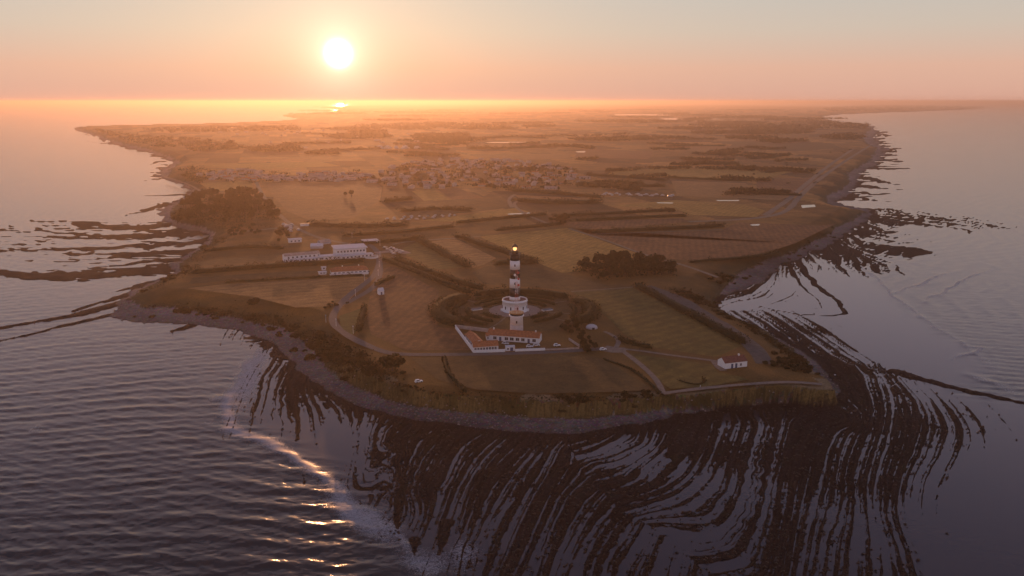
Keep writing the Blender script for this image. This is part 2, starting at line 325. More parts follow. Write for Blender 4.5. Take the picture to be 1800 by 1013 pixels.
# ------------------------------------------------------------------ grid shared by land and sea: fan of rays, rows closing up with distance
NC, NR = 1240, 560
tx = np.linspace(-.86, .86, NC)
pys = np.r_[np.linspace(1110, 196, NR - 40), np.linspace(195.2, 181.6, 40)]
dist = np.array([P(CX, y, 0)[1] for y in pys])
GX = (dist[:, None] * tx[None]); GY = np.repeat(dist[:, None], NC, 1)
X, Y = GX.ravel(), GY.ravel(); N = len(X)
sl, ss = sdf(X, Y, LAND_P), sdf(X, Y, SHORE_P)
jit = fbm(X * .06, Y * .06, 3, 5) * np.clip(dist[:, None] / 500, 1, 12).repeat(NC, 1).ravel()
sl = sl + jit * 2.2; ss = ss + jit * 5.0
Z = np.full(N, -2.5)
# platform
rk = (ss < 12) & (sl < 5) & (Y < 2600)
def region(guides, level, sel, amp, wob, zz=0.0):
    gp = [(PL(dens(np.array(l), 2), zz), ph) for ph, l in guides]
    pts = np.vstack([resample(g, 12) for g, _ in gp]); val = np.concatenate([np.full(len(resample(g, 12)), ph) for g, ph in gp])
    m = rbf_fit(pts, val, 2e-4); x, y = X[sel], Y[sel]
    w = wob * fbm(x * .05, y * .05, 3, 11); ph = rbf_eval(m, x, y) + w * .35
    lp = np.array([P(a, b, zz) for a, b, _ in level]); lv = rbf_eval(rbf_fit(lp, np.array([c for *_, c in level]), 2e-3), x, y)
    ph = ph * .8 + .16 * np.sin(ph * 1.9) + .25 * vnoise(x * .02, y * .02, 12); f = ph - np.floor(ph); p2 = ph * 2.7 + .4 * vnoise(x * .05, y * .05, 13); f2 = np.abs(p2 - np.floor(p2) - .5) * 2
    saw = np.where(f < .72, f / .72, (1 - f) / .28)                 # tilted beds: long dip slope, short scarp
    bed = hash2(np.floor(ph), np.floor(ph * 0), 3) * 2 - 1
    lf = fbm(x * .03, y * .03, 2, 23); hf = fbm(x * .35, y * .35, 3, 31)
    return amp * (.85 * lv - .04 + 1.2 * (saw - .5) + .6 * bed + .85 * (f2 - .5) + .6 * lf + .45 * hf + .42 * fbm(x * 1.1, y * 1.1, 2, 33))
front = rk & (Y < P(CX, 545, 0)[1])
fx = np.zeros(N, bool); fp = np.vstack([PL(FAULT, 0), [[2000, 0], [2000, 900], P(955, 690, 0)]])
fx[front] = inside(X[front] + 3 * jit[front], Y[front], fp)
w_ = front & ~fx; e_ = front & fx
Z[w_] = region(WEST, LEVEL, w_, .42, 1.0); Z[e_] = region(EAST, LEVEL, e_, .42, 1.0)
eb = rk & ~front & (X > 150) & (Y < P(CX, 366, 0)[1])
Z[eb] = region(EASTBAY, LEVEL_E, eb, .42, 1.2)
Z = np.maximum(Z, -2.5)
# reef flats along the outer coasts, drawn out in the direction of the beds
lf_ = inside(X, Y, PL([(385,405),(372,440),(325,482),(150,492),(-80,486),(-120,440),(-60,405),(60,385),(200,392),(300,388)], 0)) & (ss < 3)
x, y = X[lf_], Y[lf_]; Z[lf_] = np.maximum(Z[lf_], -.45 + .8 * fbm(x * .008 + y * .004, y * .045 - x * .004, 3, 35) + 1.0 * fbm(x * .06, y * .25, 3, 36) + .45 * np.exp(ss[lf_] / 70))
fr_ = (ss < 3) & (ss > -170) & (Y > P(CX, 372, 0)[1]) & (Y < 4500) & (X > 0)
x, y = X[fr_], Y[fr_]; Z[fr_] = np.maximum(Z[fr_], .10 + ss[fr_] / 105 + .8 * fbm(x * .012 + y * .002, y * .035, 3, 37) + .45 * fbm(x * .06, y * .14, 3, 38))
fl_ = (ss < 3) & (ss > -90) & (Y > P(CX, 385, 0)[1]) & (Y < 3200) & (X < 0)
x, y = X[fl_], Y[fl_]; Z[fl_] = np.maximum(Z[fl_], -.05 + ss[fl_] / 60 + .8 * fbm(x * .012, y * .03, 3, 39) + .4 * fbm(x * .06, y * .14, 3, 41))
for pts, wd, ht in REEF:
    g = resample(PL(dens(np.array(pts), 2), 0), 14); L = np.hypot(*np.diff(g, axis=0).T).sum()
    pad = wd * 3 + 5; bx = (X > g[:, 0].min() - pad) & (X < g[:, 0].max() + pad) & (Y > g[:, 1].min() - pad) & (Y < g[:, 1].max() + pad) & (sl < 4)
    if not bx.any(): continue
    x, y = X[bx], Y[bx]; sc_ = max(.35, 2.5 / wd)
    d, t = seg_dist(x + fbm(x * .04, y * .04, 3, 7) * wd * .8, y + fbm(x * .04, y * .04, 3, 8) * wd * .8, g)
    wt_ = wd * (1 - .85 * t ** 1.3) + .4
    h = ht * (1.15 - .35 * t) * (1 - (d / wt_) ** 2) + ht * .75 * fbm(x * .3 * sc_, y * .5 * sc_, 3, 9) * (d < wt_ * 1.6) - .12
    h = np.where(d < wt_ * 1.7, h, -2.5); Z[bx] = np.maximum(Z[bx], np.minimum(h, 1.1))
# rubble apron at the foot of the beach, then the beach, the bank and the plateau
near = rk & (ss < 0) & (ss > -14)
near &= (Y < 520); Z[near] = np.maximum(Z[near], (.45 + .07 * ss[near]) + .5 * fbm(X[near] * .25, Y[near] * .25, 3, 40))
bt = np.clip(ss / (np.abs(ss) + np.abs(sl) + 1e-6), 0, 1)
beach = (ss > 0)
Z[beach] = np.maximum(.30 + 1.9 * bt[beach] + .30 * fbm(X[beach] * .22, Y[beach] * .22, 4, 50), .1)
cliffy = sstep(-130, -80, X) * (1 - sstep(430, 480, Y)); ez = 3.0 + 6.0 * cliffy
bw = 8 - 4 * cliffy
pz = ez + (ZL - ez) * np.clip(sl / (14 + 10 * (1 - cliffy)), 0, 1) ** .8 + np.where(sl < 14, .35 * fbm(X * .12, Y * .12, 3, 60), 0) * (1 - sstep(6, 14, sl))
k = sstep(0, 1, np.clip((sl + bw * (1 + .35 * fbm(X * .15, Y * .15, 2, 61) + .25 * fbm(X * .7, Y * .7, 2, 62))) / bw, 0, 1))
Z = np.where(sl > -bw * 1.4, Z + (pz - Z) * np.where(sl > 0, 1, k), Z)
# long dune and wooded rise on the far eastern headland
# ------------------------------------------------------------------ surface colours
cov = np.zeros((N, 3)); g1 = fbm(X * .008, Y * .008, 3, 70)[:, None]; g2 = fbm(X * .05, Y * .05, 3, 71)[:, None]
grass = np.array([.140, .074, .019]) * (1 + .25 * g1) + np.array([.02, .006, -.004]) * g2
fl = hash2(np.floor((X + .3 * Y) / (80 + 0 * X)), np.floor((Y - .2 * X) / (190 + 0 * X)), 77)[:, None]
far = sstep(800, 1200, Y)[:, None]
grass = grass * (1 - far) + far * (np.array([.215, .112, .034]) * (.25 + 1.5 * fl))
scrub = np.array([.042, .040, .014])
edge = (1 - sstep(3, 16, sl + 10 * fbm(X * .04, Y * .04, 2, 72)))[:, None] * sstep(0, 1, 1 - cliffy * .75)[:, None]
cov[:] = grass * (1 - .75 * edge) + scrub * .75 * edge
cl = (sl < 0) & (sl > -bw * 1.4) & (Z > 2.3 - .7 * cliffy)
strat = (.5 + .5 * np.sin(Z * 3.1 + 2 * fbm(X * .05, Y * .05, 2, 73)))[:, None]
cov[cl] = (np.array([.105, .076, .030]) * (.65 + .6 * strat) * (1 + .3 * g2))[cl]
vegc = (cl & (fbm(X * .07, Y * .07, 3, 74) - (cliffy - .65) > .02)); cov[vegc] = (np.array([.060, .048, .016]) * (1 + .5 * g2))[vegc]
sh = ~cl & (sl <= 0) & (ss > 0)
cov[sh] = (np.array([.190, .150, .146]) * (1 + .5 * g2 + .35 * g1) * (.55 + .65 * bt[:, None]))[sh]
rkm = (sl <= 0) & (ss <= 0) & ~cl
cov[rkm] = (np.array([.017, .0118, .0120]) * (1 + .4 * g2) * (.55 + .9 * sstep(-.2, .7, Z)[:, None]))[rkm]
rim = (sl > 0) & (sl < 5 + 4 * g2[:, 0]) & (cliffy > .4) & (fbm(X * .05, Y * .05, 2, 75) > -.15); cov[rim] = np.array([.20, .145, .085])
cov = np.clip(cov, .004, .8)

idx = np.arange(N).reshape(NR, NC)
Q = np.stack([idx[:-1, :-1], idx[:-1, 1:], idx[1:, 1:], idx[1:, :-1]], -1).reshape(-1, 4)
Zq = Z[Q].max(1); cls = np.where(sl[Q].mean(1) > 0, 0, np.where(cl[Q].mean(1) > .5, 1, np.where(ss[Q].mean(1) > 0, 2, 3)))
keep = Zq > -.6
VV = np.stack([X, Y, Z], 1)
def sub(name, sel, mat, **kw):
    f = Q[sel]; u, inv = np.unique(f, return_inverse=True)
    me = mesh_np(name, VV[u], inv.reshape(f.shape), mat, {'cover': cov[u]}, True); return link(name, me, kind='structure', **kw)
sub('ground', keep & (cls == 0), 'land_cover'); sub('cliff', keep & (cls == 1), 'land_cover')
sub('beach', keep & (cls == 2), 'shingle'); sub('rock_platform', keep & (cls == 3), 'wet_rock')

# ------------------------------------------------------------------ sea
SURFW = [(478,590),(440,640),(415,690),(400,745),(440,772),(500,790),(560,830),(610,885),(660,935),(720,985),(760,1030)]
SURFE = [(1470,423),(1490,438),(1520,470),(1563,515),(1600,545),(1650,580),(1700,605),(1740,640),(1760,672),(1830,700)]
calm = np.zeros(N)
cp = PL([(480,590),(440,640),(418,690),(410,745),(480,775),(560,810),(640,900),(720,965),(790,1020),(900,1120),(2000,1120),(2000,760),(1830,712),(1690,690),(1745,650),(1735,640),(1700,608),(1650,583),(1600,548),(1560,518),(1520,473),(1485,438),(1440,450),(1200,560),(900,600)], 0)
cd = sdf(X, Y, cp); calm = sstep(-14, 16, cd + 6 * jit)
wv = 1 - calm
dfe = np.maximum(-sl, 0)
shal = sstep(10, 90, dfe)
def train(kx, ky, lam, amp, ph=0., warp=0.):
    kk = 2 * np.pi / lam; n_ = math.hypot(kx, ky)
    a = kk * (kx * X + ky * Y) / n_ + ph + warp
    s_ = np.sin(a); return amp * (np.exp(1.2 * (s_ - 1)) * 2 - .9) 
nearf = 1 / (1 + (Y / 1500) ** 2)
wp = 5.0 * fbm(X * .006, Y * .006, 3, 80) + .9 * fbm(X * .03, Y * .03, 2, 81)
cur = .0011 * (X + 110) ** 2 * sstep(0, 300, -X + 150)          # swell bends round the point
left = sstep(120, -60, X)
aa = .55 + .6 * fbm(X * .011, Y * .02, 3, 82)
chop = fbm(X * .13, Y * .26, 3, 85)
lwav = train(.06, 1, 14, .20, 0, 1.5 * wp + 2 * np.pi / 14 * cur) * np.clip(aa * 1.15, .05, 1.5) + train(-.25, 1, 8.3, .11, 1, 2.2 * wp) * np.clip(1.2 - aa, .2, 1) + train(.42, 1, 5.6, .05, 2, wp * 1.7) + .24 * chop + .09 * fbm(X * .45, Y * .7, 2, 86)
rwav = train(.75, -.45, 17, .17, 0, wp * 2) + train(.3, 1, 9, .11, 2, wp * 2) + .16 * chop + .06 * fbm(X * .45, Y * .7, 2, 86)
WZ = (left * lwav + (1 - left) * rwav) * wv * (.35 + .65 * shal) * nearf
foam = np.zeros(N)
def surf(line, w, h, f, z=0):
    global WZ, foam
    g = resample(PL(dens(np.array(line), 2), z), 10)
    bx = (X > g[:, 0].min() - 30) & (X < g[:, 0].max() + 30) & (Y > g[:, 1].min() - 30) & (Y < g[:, 1].max() + 30)
    x, y = X[bx], Y[bx]
    d, t = seg_dist(x + 5 * fbm(x * .05, y * .05, 3, 90), y + 5 * fbm(x * .05, y * .05, 3, 91), g)
    e = np.sqrt(np.clip(np.sin(np.pi * np.clip(t, .02, .98)), 0, 1))
    WZ[bx] += h * np.exp(-(d / w) ** 2) * e * (.6 + .7 * fbm(x * .07, y * .07, 2, 92))
    foam[bx] = np.maximum(foam[bx], f * np.exp(-(d / (w * 1.3)) ** 2) * e)
surf(SURFW, 4.0, .16, .75); surf(SURFE, 2.5, .3, .5)
for l, w, h, f in [([(472,600),(447,645),(434,690),(424,735)],7,.1,.72),([(560,835),(600,880),(650,920),(700,975)],7,.12,.72),([(760,985),(800,965),(830,1000)],8,.15,.55),
 ([(700,965),(740,990),(790,1005)],6,.1,.6),([(640,905),(690,945),(730,990)],2.2,.35,.6),([(1700,475),(1650,485),(1600,505),(1565,518),(1562,530)],2.2,.5,.6),([(1760,470),(1700,490),(1650,515),(1610,540)],2.2,.5,.6),([(1690,595),(1700,612),(1730,606),(1728,618),(1690,622),(1675,635)],1.6,.3,.6),
 ([(1695,655),(1740,672),(1800,700)],3,.4,.45),([(1490,437),(1560,455),(1650,470)],3,.25,.2),([(1690,450),(1740,465),(1765,475)],3,.4,.35),([(430,770),(520,800),(600,870)],3,.35,.35),([(370,700),(420,700)],5,.3,.55),
 ([(340,745),(390,740)],4,.3,.35),([(0,470),(120,490),(300,492)],4,.15,.3),([(60,745),(80,762)],3,.4,.35)]: surf(l, w, h, f)
wk = (Z < .8)
seaq = (Z[Q].min(1) < .7)
u, inv = np.unique(Q[seaq], return_inverse=True)
sme = mesh_np('sea', np.stack([X, Y, WZ], 1)[u], inv.reshape(-1, 4), 'sea_water', {'foam': foam[u], 'calm': calm[u]}, True)
link('sea', sme, kind='structure')
print('TRIS', 2 * (keep.sum() + seaq.sum()))

def zoned(group, label):
    """say where in its group each member stands"""
    m = [o for o in COL.objects if o.get('group') == group]; a = np.array([(o.location.x / o.location.y, o.location.y) for o in m])
    rx, ry = a[:, 0].argsort().argsort() / len(m), a[:, 1].argsort().argsort() / len(m)
    for o, u, v in zip(m, rx, ry):
        o['label'] = label + ', ' + ['front', 'middle', 'back'][min(2, int(v * 3))] + ' row, ' + ['far left', 'left of centre', 'centre', 'right of centre', 'far right'][min(4, int(u * 5))]
# ------------------------------------------------------------------ more materials
def m_field(name, c1, c2, row=0.0, ang=0.0):
    k = NT(name); f1, f2 = k.noise(.03, 4, .6), k.noise(.7, 4, .75)
    c = k.mix(k.remap(f1, .3, .7, 0, 1), c1, c2)
    c = k.mix(1.0, c, k.mix(k.remap(f2, .25, .75, 0, 1), (.6, .6, .6), (1.4, 1.4, 1.4)), 'MULTIPLY')
    c = k.mix(1.0, c, k.mix(k.remap(k.noise(.14, 5, .7), .3, .7, 0, 1), (.66, .66, .66), (1.34, 1.32, 1.28)), 'MULTIPLY')
    if row:
        mp = k.n('ShaderNodeMapping'); mp.inputs['Rotation'].default_value = (0, 0, ang); k.l.new(k.pos(), mp.inputs[0])
        w = k.n('ShaderNodeTexWave', _Scale=row, _Distortion=4.0, _Detail=2.0); k.l.new(mp.outputs[0], w.inputs[0])
        c = k.mix(.20, c, k.mix(1.0, c, w.outputs['Color'], 'MULTIPLY'))
    k.bump(f2, .6, .4); return k.out(c, .9, .15)
m_field('field_gold', (.300, .172, .038), (.380, .215, .050), .045, .5)
m_field('field_green', (.125, .090, .022), (.170, .112, .028), .035, .9)
m_field('field_brown', (.155, .073, .030), (.240, .112, .044), .05, .2)
m_field('field_dry', (.265, .138, .048), (.340, .180, .064), .03, 1.2)
m_field('field_dark', (.085, .051, .017), (.138, .080, .026), .0)
m_field('lawn', (.066, .070, .018), (.090, .086, .023), .0)
m_plain('track', (.17, .125, .088), .9, .3, .3); m_plain('asphalt', (.105, .085, .080), .85, .2, .4); m_plain('pale_path', (.20, .145, .112), .9, .25, .4)
m_plain('gravel', (.090, .072, .062), .9, .3, .3); m_plain('plaza', (.27, .19, .16), .9, .2, .5)
m_plain('white_paint', (.74, .72, .72), .6, .06, .6); m_plain('old_render', (.52, .42, .38), .8, .15, .5); m_plain('black_paint', (.016, .015, .016), .45, .2, .8)
m_plain('roof_tile', (.36, .125, .05), .8, .35, .9, bump=.3); m_plain('roof_brown', (.20, .075, .05), .8, .3, .9); m_plain('roof_pale', (.42, .30, .24), .8, .25, .3)
m_plain('roof_white', (.58, .56, .58), .9, .10, .4, .05); m_plain('wall_stone', (.40, .31, .27), .9, .2, .6); m_plain('dark_metal', (.03, .028, .03), .4, .2, 1)
m_plain('glass', (.020, .022, .028), .15, .2, .5, .6); m_plain('shutter', (.05, .07, .14), .5, .2, .6); m_plain('red_paint', (.45, .07, .06), .5, .15, .6)
m_plain('wood', (.12, .075, .05), .8, .3, .7); m_plain('bark', (.07, .05, .035), .9, .3, 2.0); m_plain('tyre', (.015, .015, .015), .8, .1, 2)
m_plain('car_white', (.72, .72, .72), .25, .03, 1, .5); m_plain('canvas', (.46, .42, .43), .7, .06, .4); m_plain('brass_deck', (.40, .22, .08), .5, .2, .8)
m_plain('village_wall', (.38, .33, .32), .8, .2, .1); m_plain('village_roof', (.30, .22, .19), .8, .4, .08); m_plain('car_far', (.36, .34, .35), .35, .4, .1); m_plain('skin', (.5, .33, .25), .6, .05, 2); m_plain('cloth', (.6, .58, .6), .8, .1, 2); m_plain('cloth_dark', (.04, .045, .07), .8, .1, 2)
def m_leaf(name, c1, c2):
    k = NT(name); f = k.noise(.45, 3, .7)
    rnd = k.n('ShaderNodeObjectInfo').outputs['Random']
    c = k.mix(k.remap(f, .3, .7, 0, 1), c1, c2); c = k.mix(1.0, c, k.mix(rnd, (.75, .8, .8), (1.25, 1.15, 1.1)), 'MULTIPLY')
    m = k.out(c, .85, .15); tb = k.n('ShaderNodeBsdfTranslucent'); k.l.new(c, tb.inputs[0]); mx = k.n('ShaderNodeMixShader'); mx.inputs[0].default_value = .22
    k.l.new(k.b.outputs[0], mx.inputs[1]); k.l.new(tb.outputs[0], mx.inputs[2]); k.l.new(mx.outputs[0], k.t.nodes['Material Output'].inputs[0]); return m
m_leaf('leaf', (.020, .021, .006), (.050, .044, .013)); m_leaf('leaf_dry', (.034, .027, .009), (.070, .050, .017))
k = NT('pond_water'); k.b.inputs['IOR'].default_value = 1.33; k.bump(k.noise(.6, 3), .04, .2); k.out((.03, .03, .035), .08, .5)
def m_lamp(name, c, e):
    k = NT(name); k.b.inputs['Emission Color'].default_value = (*c, 1); k.b.inputs['Emission Strength'].default_value = e; k.out(c, .4)
m_lamp('lantern_light', (1.0, .50, .18), 2.6)
k = NT('lantern_glass'); k.b.inputs['Alpha'].default_value = .25; k.out((.6, .5, .4), .08, .5)

# ------------------------------------------------------------------ builders
def gz(x, y):
    r = np.interp(y, dist, np.arange(NR)); c = np.interp(x / max(y, 1), tx, np.arange(NC))
    return float(Z[int(round(r)) * NC + int(round(c))])
class MB:
    def __init__(s): s.v = []; s.f = []
    def add(s, v, f):
        n = len(s.v); s.v += [tuple(p) for p in v]; s.f += [tuple(i + n for i in q) for q in f]; return s
    def box(s, x0, x1, y0, y1, z0, z1):
        return s.add([(x0,y0,z0),(x1,y0,z0),(x1,y1,z0),(x0,y1,z0),(x0,y0,z1),(x1,y0,z1),(x1,y1,z1),(x0,y1,z1)],
                     [(3,2,1,0),(4,5,6,7),(0,1,5,4),(1,2,6,5),(2,3,7,6),(3,0,4,7)])
    def lathe(s, prof, n=28, cx=0, cy=0):
        v = []; f = []
        for r, z in prof: v += [(cx + r * math.cos(2 * math.pi * i / n), cy + r * math.sin(2 * math.pi * i / n), z) for i in range(n)]
        for j in range(len(prof) - 1):
            for i in range(n): f.append((j*n+i, j*n+(i+1) % n, (j+1)*n+(i+1) % n, (j+1)*n+i))
        f.append(tuple(range(n - 1, -1, -1))); f.append(tuple((len(prof)-1)*n + i for i in range(n)))
        return s.add(v, f)
    def bar(s, a, b, r=.06, n=4):
        a, b = Vector(a), Vector(b); d = (b - a).normalized(); u = d.orthogonal().normalized(); w = d.cross(u)
        v = [tuple(p + (u * math.cos(t) + w * math.sin(t)) * r) for p in (a, b) for t in [2 * math.pi * i / n for i in range(n)]]
        return s.add(v, [(i, (i+1) % n, n+(i+1) % n, n+i) for i in range(n)] + [tuple(range(n-1,-1,-1)), tuple(range(n, 2*n))])
    def build(s, name, mat, parent=None, smooth=False, **kw):
        me = bpy.data.meshes.new(name); me.from_pydata(s.v, [], s.f); me.materials.append(MATS[mat]); me.update()
        if smooth:
            for p in me.polygons: p.use_smooth = True
        return link(name, me, parent, **kw)
def empty(name, loc, rz=0, **kw):
    o = link(name, None, **kw); o.location = loc; o.rotation_euler = (0, 0, rz); return o
def sheet(name, pts, mat, z, px=True, **kw):
    p = PL(pts, ZL) if px else np.asarray(pts); bm = bmesh.new()
    bm.faces.new([bm.verts.new((a, b, z)) for a, b in p]); bmesh.ops.triangulate(bm, faces=bm.faces[:])
    for f in bm.faces:
        f.normal_update()
        if f.normal.z < 0: f.normal_flip()
    me = bpy.data.meshes.new(name); bm.to_mesh(me); bm.free(); me.materials.append(MATS[mat]); return link(name, me, kind='structure', **kw)
def strip(name, pts, width, mat, z=.06, px=True, drape=False):
    g = resample(dens(PL(pts, ZL) if px else np.asarray(pts, float), 3), 5.0); t = np.gradient(g, axis=0); t /= np.hypot(*t.T)[:, None] + 1e-9
    nrm_ = np.stack([-t[:, 1], t[:, 0]], 1); w = width * .5 * (1 + .18 * fbm(g[:, 0] * .07, g[:, 1] * .07, 2, 5))[:, None]
    zz = np.array([max(gz(a, b), ZL - 2) if drape else ZL for a, b in g]) + z
    V = np.vstack([np.c_[g + nrm_ * w, zz], np.c_[g - nrm_ * w, zz]]); n = len(g)
    F = np.array([(n + i, n + i + 1, i + 1, i) for i in range(n - 1)])
    return link(name, mesh_np(name, V, F, mat), kind='structure')
RNG = np.random.default_rng(7)
def quads(c, size, rng):
    """leaf sprays: one small face at each of the points c"""
    n = len(c); a = rng.normal(size=(n, 3)); a /= np.linalg.norm(a, axis=1)[:, None]; b = np.cross(a, rng.normal(size=(n, 3))); b /= np.linalg.norm(b, axis=1)[:, None]
    s = size * rng.uniform(.6, 1.25, (n, 1)); V = np.stack([c - a*s, c - b*s*.7, c + a*s, c + b*s*.7], 1).reshape(-1, 3)
    return V, np.arange(4 * n).reshape(n, 4)
def crown_mesh(name, r, h, z0, n, size, mat, seed, lobes=9):
    g = np.random.default_rng(seed); L = g.normal(size=(lobes, 3)); L /= np.linalg.norm(L, axis=1)[:, None]; L *= g.uniform(.35, .75, (lobes, 1)); L[:, 2] = np.abs(L[:, 2]) * .9
    k = g.integers(0, lobes, n); d = g.normal(size=(n, 3)); d /= np.linalg.norm(d, axis=1)[:, None]
    p = L[k] + d * (g.uniform(.25, 1, (n, 1)) ** .4) * g.uniform(.28, .5, (lobes, 1))[k]
    p = p * [r, r, h * .62]; p[:, 2] += z0 + h * .35; p[:, 2] = np.maximum(p[:, 2], .1)
    V, F = quads(p, size, g); return mesh_np(name, V, F, mat)
def trunk_mesh(h, r, seed):
    g = random.Random(seed); m = MB(); m.lathe([(r, -.2), (r * .75, h * .5), (r * .5, h)], 7)
    for i in range(4):
        a = i * 1.7 + g.random(); m.bar((0, 0, h * (.55 + .1 * i)), (math.cos(a) * h * .45, math.sin(a) * h * .45, h * (1.0 + .12 * i)), r * .35, 5)
    o = m.build('trunk', 'bark'); me = o.data; bpy.data.objects.remove(o); return me
TREES = []
for i, (r, h, z0, n, sz) in enumerate([(3.6, 5.5, 1.4, 420, .62), (2.8, 6.5, 1.6, 380, .6), (4.6, 5.0, 1.2, 480, .7), (3.0, 4.6, 1.0, 340, .6)]):
    TREES.append((crown_mesh('crown', r, h, z0, n, sz, 'leaf', 100 + i, 10), trunk_mesh(h * .55 + z0 * .4, .28, i)))
SHRUBS = [crown_mesh('shrub', 1.9, 2.2, -.3, 130, .5, 'leaf', 200, 6), crown_mesh('shrub', 2.6, 1.9, -.3, 160, .55, 'leaf_dry', 201, 7), crown_mesh('shrub', 1.5, 1.7, -.2, 100, .45, 'leaf', 202, 5)]
FARTREE = [crown_mesh('tree', 4.2, 6.5, .3, 110, 1.4, 'leaf', 300 + i, 6) for i in range(3)]
def tree(x, y, s, label, group=None, kind=None):
    k = int(RNG.integers(0, 4)) if kind is None else kind
    e = empty('tree', (x, y, gz(x, y) - .1), RNG.uniform(0, 6), label=label, category='tree', group=group); e.scale = (s * RNG.uniform(.9, 1.15), s * RNG.uniform(.9, 1.15), s)
    link('trunk', TREES[k][1], e); link('crown', TREES[k][0], e); return e
def single(name, me, x, y, s, label, cat, group, z=None):
    o = link(name, me, label=label, category=cat, group=group); o.location = (x, y, (gz(x, y) if z is None else z) - .15); o.rotation_euler = (0, 0, RNG.uniform(0, 6.28)); o.scale = (s * RNG.uniform(.85, 1.2), s * RNG.uniform(.85, 1.2), s); return o
def scatter_px(poly, n, gap, seed):
    """n spots at least gap metres apart inside an outline on the plateau"""
    w = PL(poly, ZL); g = np.random.default_rng(seed); out = []; lo, hi = w.min(0), w.max(0); tries = 0
    while len(out) < n and tries < n * 60:
        p = g.uniform(lo, hi); tries += 1
        if inside(p[:1], p[1:], w)[0] and all((p[0]-q[0])**2 + (p[1]-q[1])**2 > gap*gap for q in out): out.append(p)
    return out
def hedge_mesh(name, g, width, height, dens_, size, mat, seed, z=None):
    rng = np.random.default_rng(seed); g = resample(g, max(2.0, width * .5)); t = np.gradient(g, axis=0); t /= np.hypot(*t.T)[:, None] + 1e-9
    nn = np.stack([-t[:, 1], t[:, 0]], 1); L = np.hypot(*np.diff(g, axis=0).T).sum(); n = int(min(2600, max(30, L * (width + 2 * height) * dens_)))
    i = rng.uniform(0, len(g) - 1, n); i0 = i.astype(int); fr = (i - i0)[:, None]; c = g[i0] * (1 - fr) + g[np.minimum(i0 + 1, len(g)-1)] * fr
    th = rng.uniform(0, np.pi, n); hh = height * (.75 + .5 * vnoise(c[:, 0] * .12 + seed, c[:, 1] * .12) + .25 * vnoise(c[:, 0] * .4, c[:, 1] * .4, 2)); rr = rng.uniform(.55, 1.05, n)
    p = c + nn[i0] * (np.cos(th) * width * .5 * rr)[:, None]; zb = ZL if z is None else z
    P3 = np.c_[p, zb + np.abs(np.sin(th)) ** .7 * np.maximum(hh, .4) * rr]
    V, F = quads(P3, size, rng)
    # woody core under the leaves
    m = len(g); e = np.minimum(np.arange(m), np.arange(m)[::-1]) > 0; cw = width * .33 * e[:, None]; ch = height * .55 * e
    C = np.vstack([np.c_[g + nn * cw, np.full(m, zb - .2)], np.c_[g + nn * cw * .6, zb + ch], np.c_[g - nn * cw * .6, zb + ch], np.c_[g - nn * cw, np.full(m, zb - .2)]])
    CF = np.array([(a*m+j, a*m+j+1, (a+1)*m+j+1, (a+1)*m+j) for a in range(3) for j in range(m-1)]) + len(V)
    return mesh_np(name, np.vstack([V, C]), np.vstack([F, CF]), mat)
def hedge(pts, width, height, label, px=True, mat='leaf', group=None, name='hedge', seed=[0]):
    if height > 1.5: width, height = width * 1.15, height * 1.3
    seed[0] += 1; g = PL(pts, ZL) if px else np.asarray(pts, float); g = dens(g, 2); d = g[:, 1].mean()
    size = .55 * max(1, d / 750); me = hedge_mesh(name, g, width, height, .55 / max(1, (d / 750) ** 1.6), size, mat, seed[0])
    return link(name, me, label=label, category='hedge', group=group)

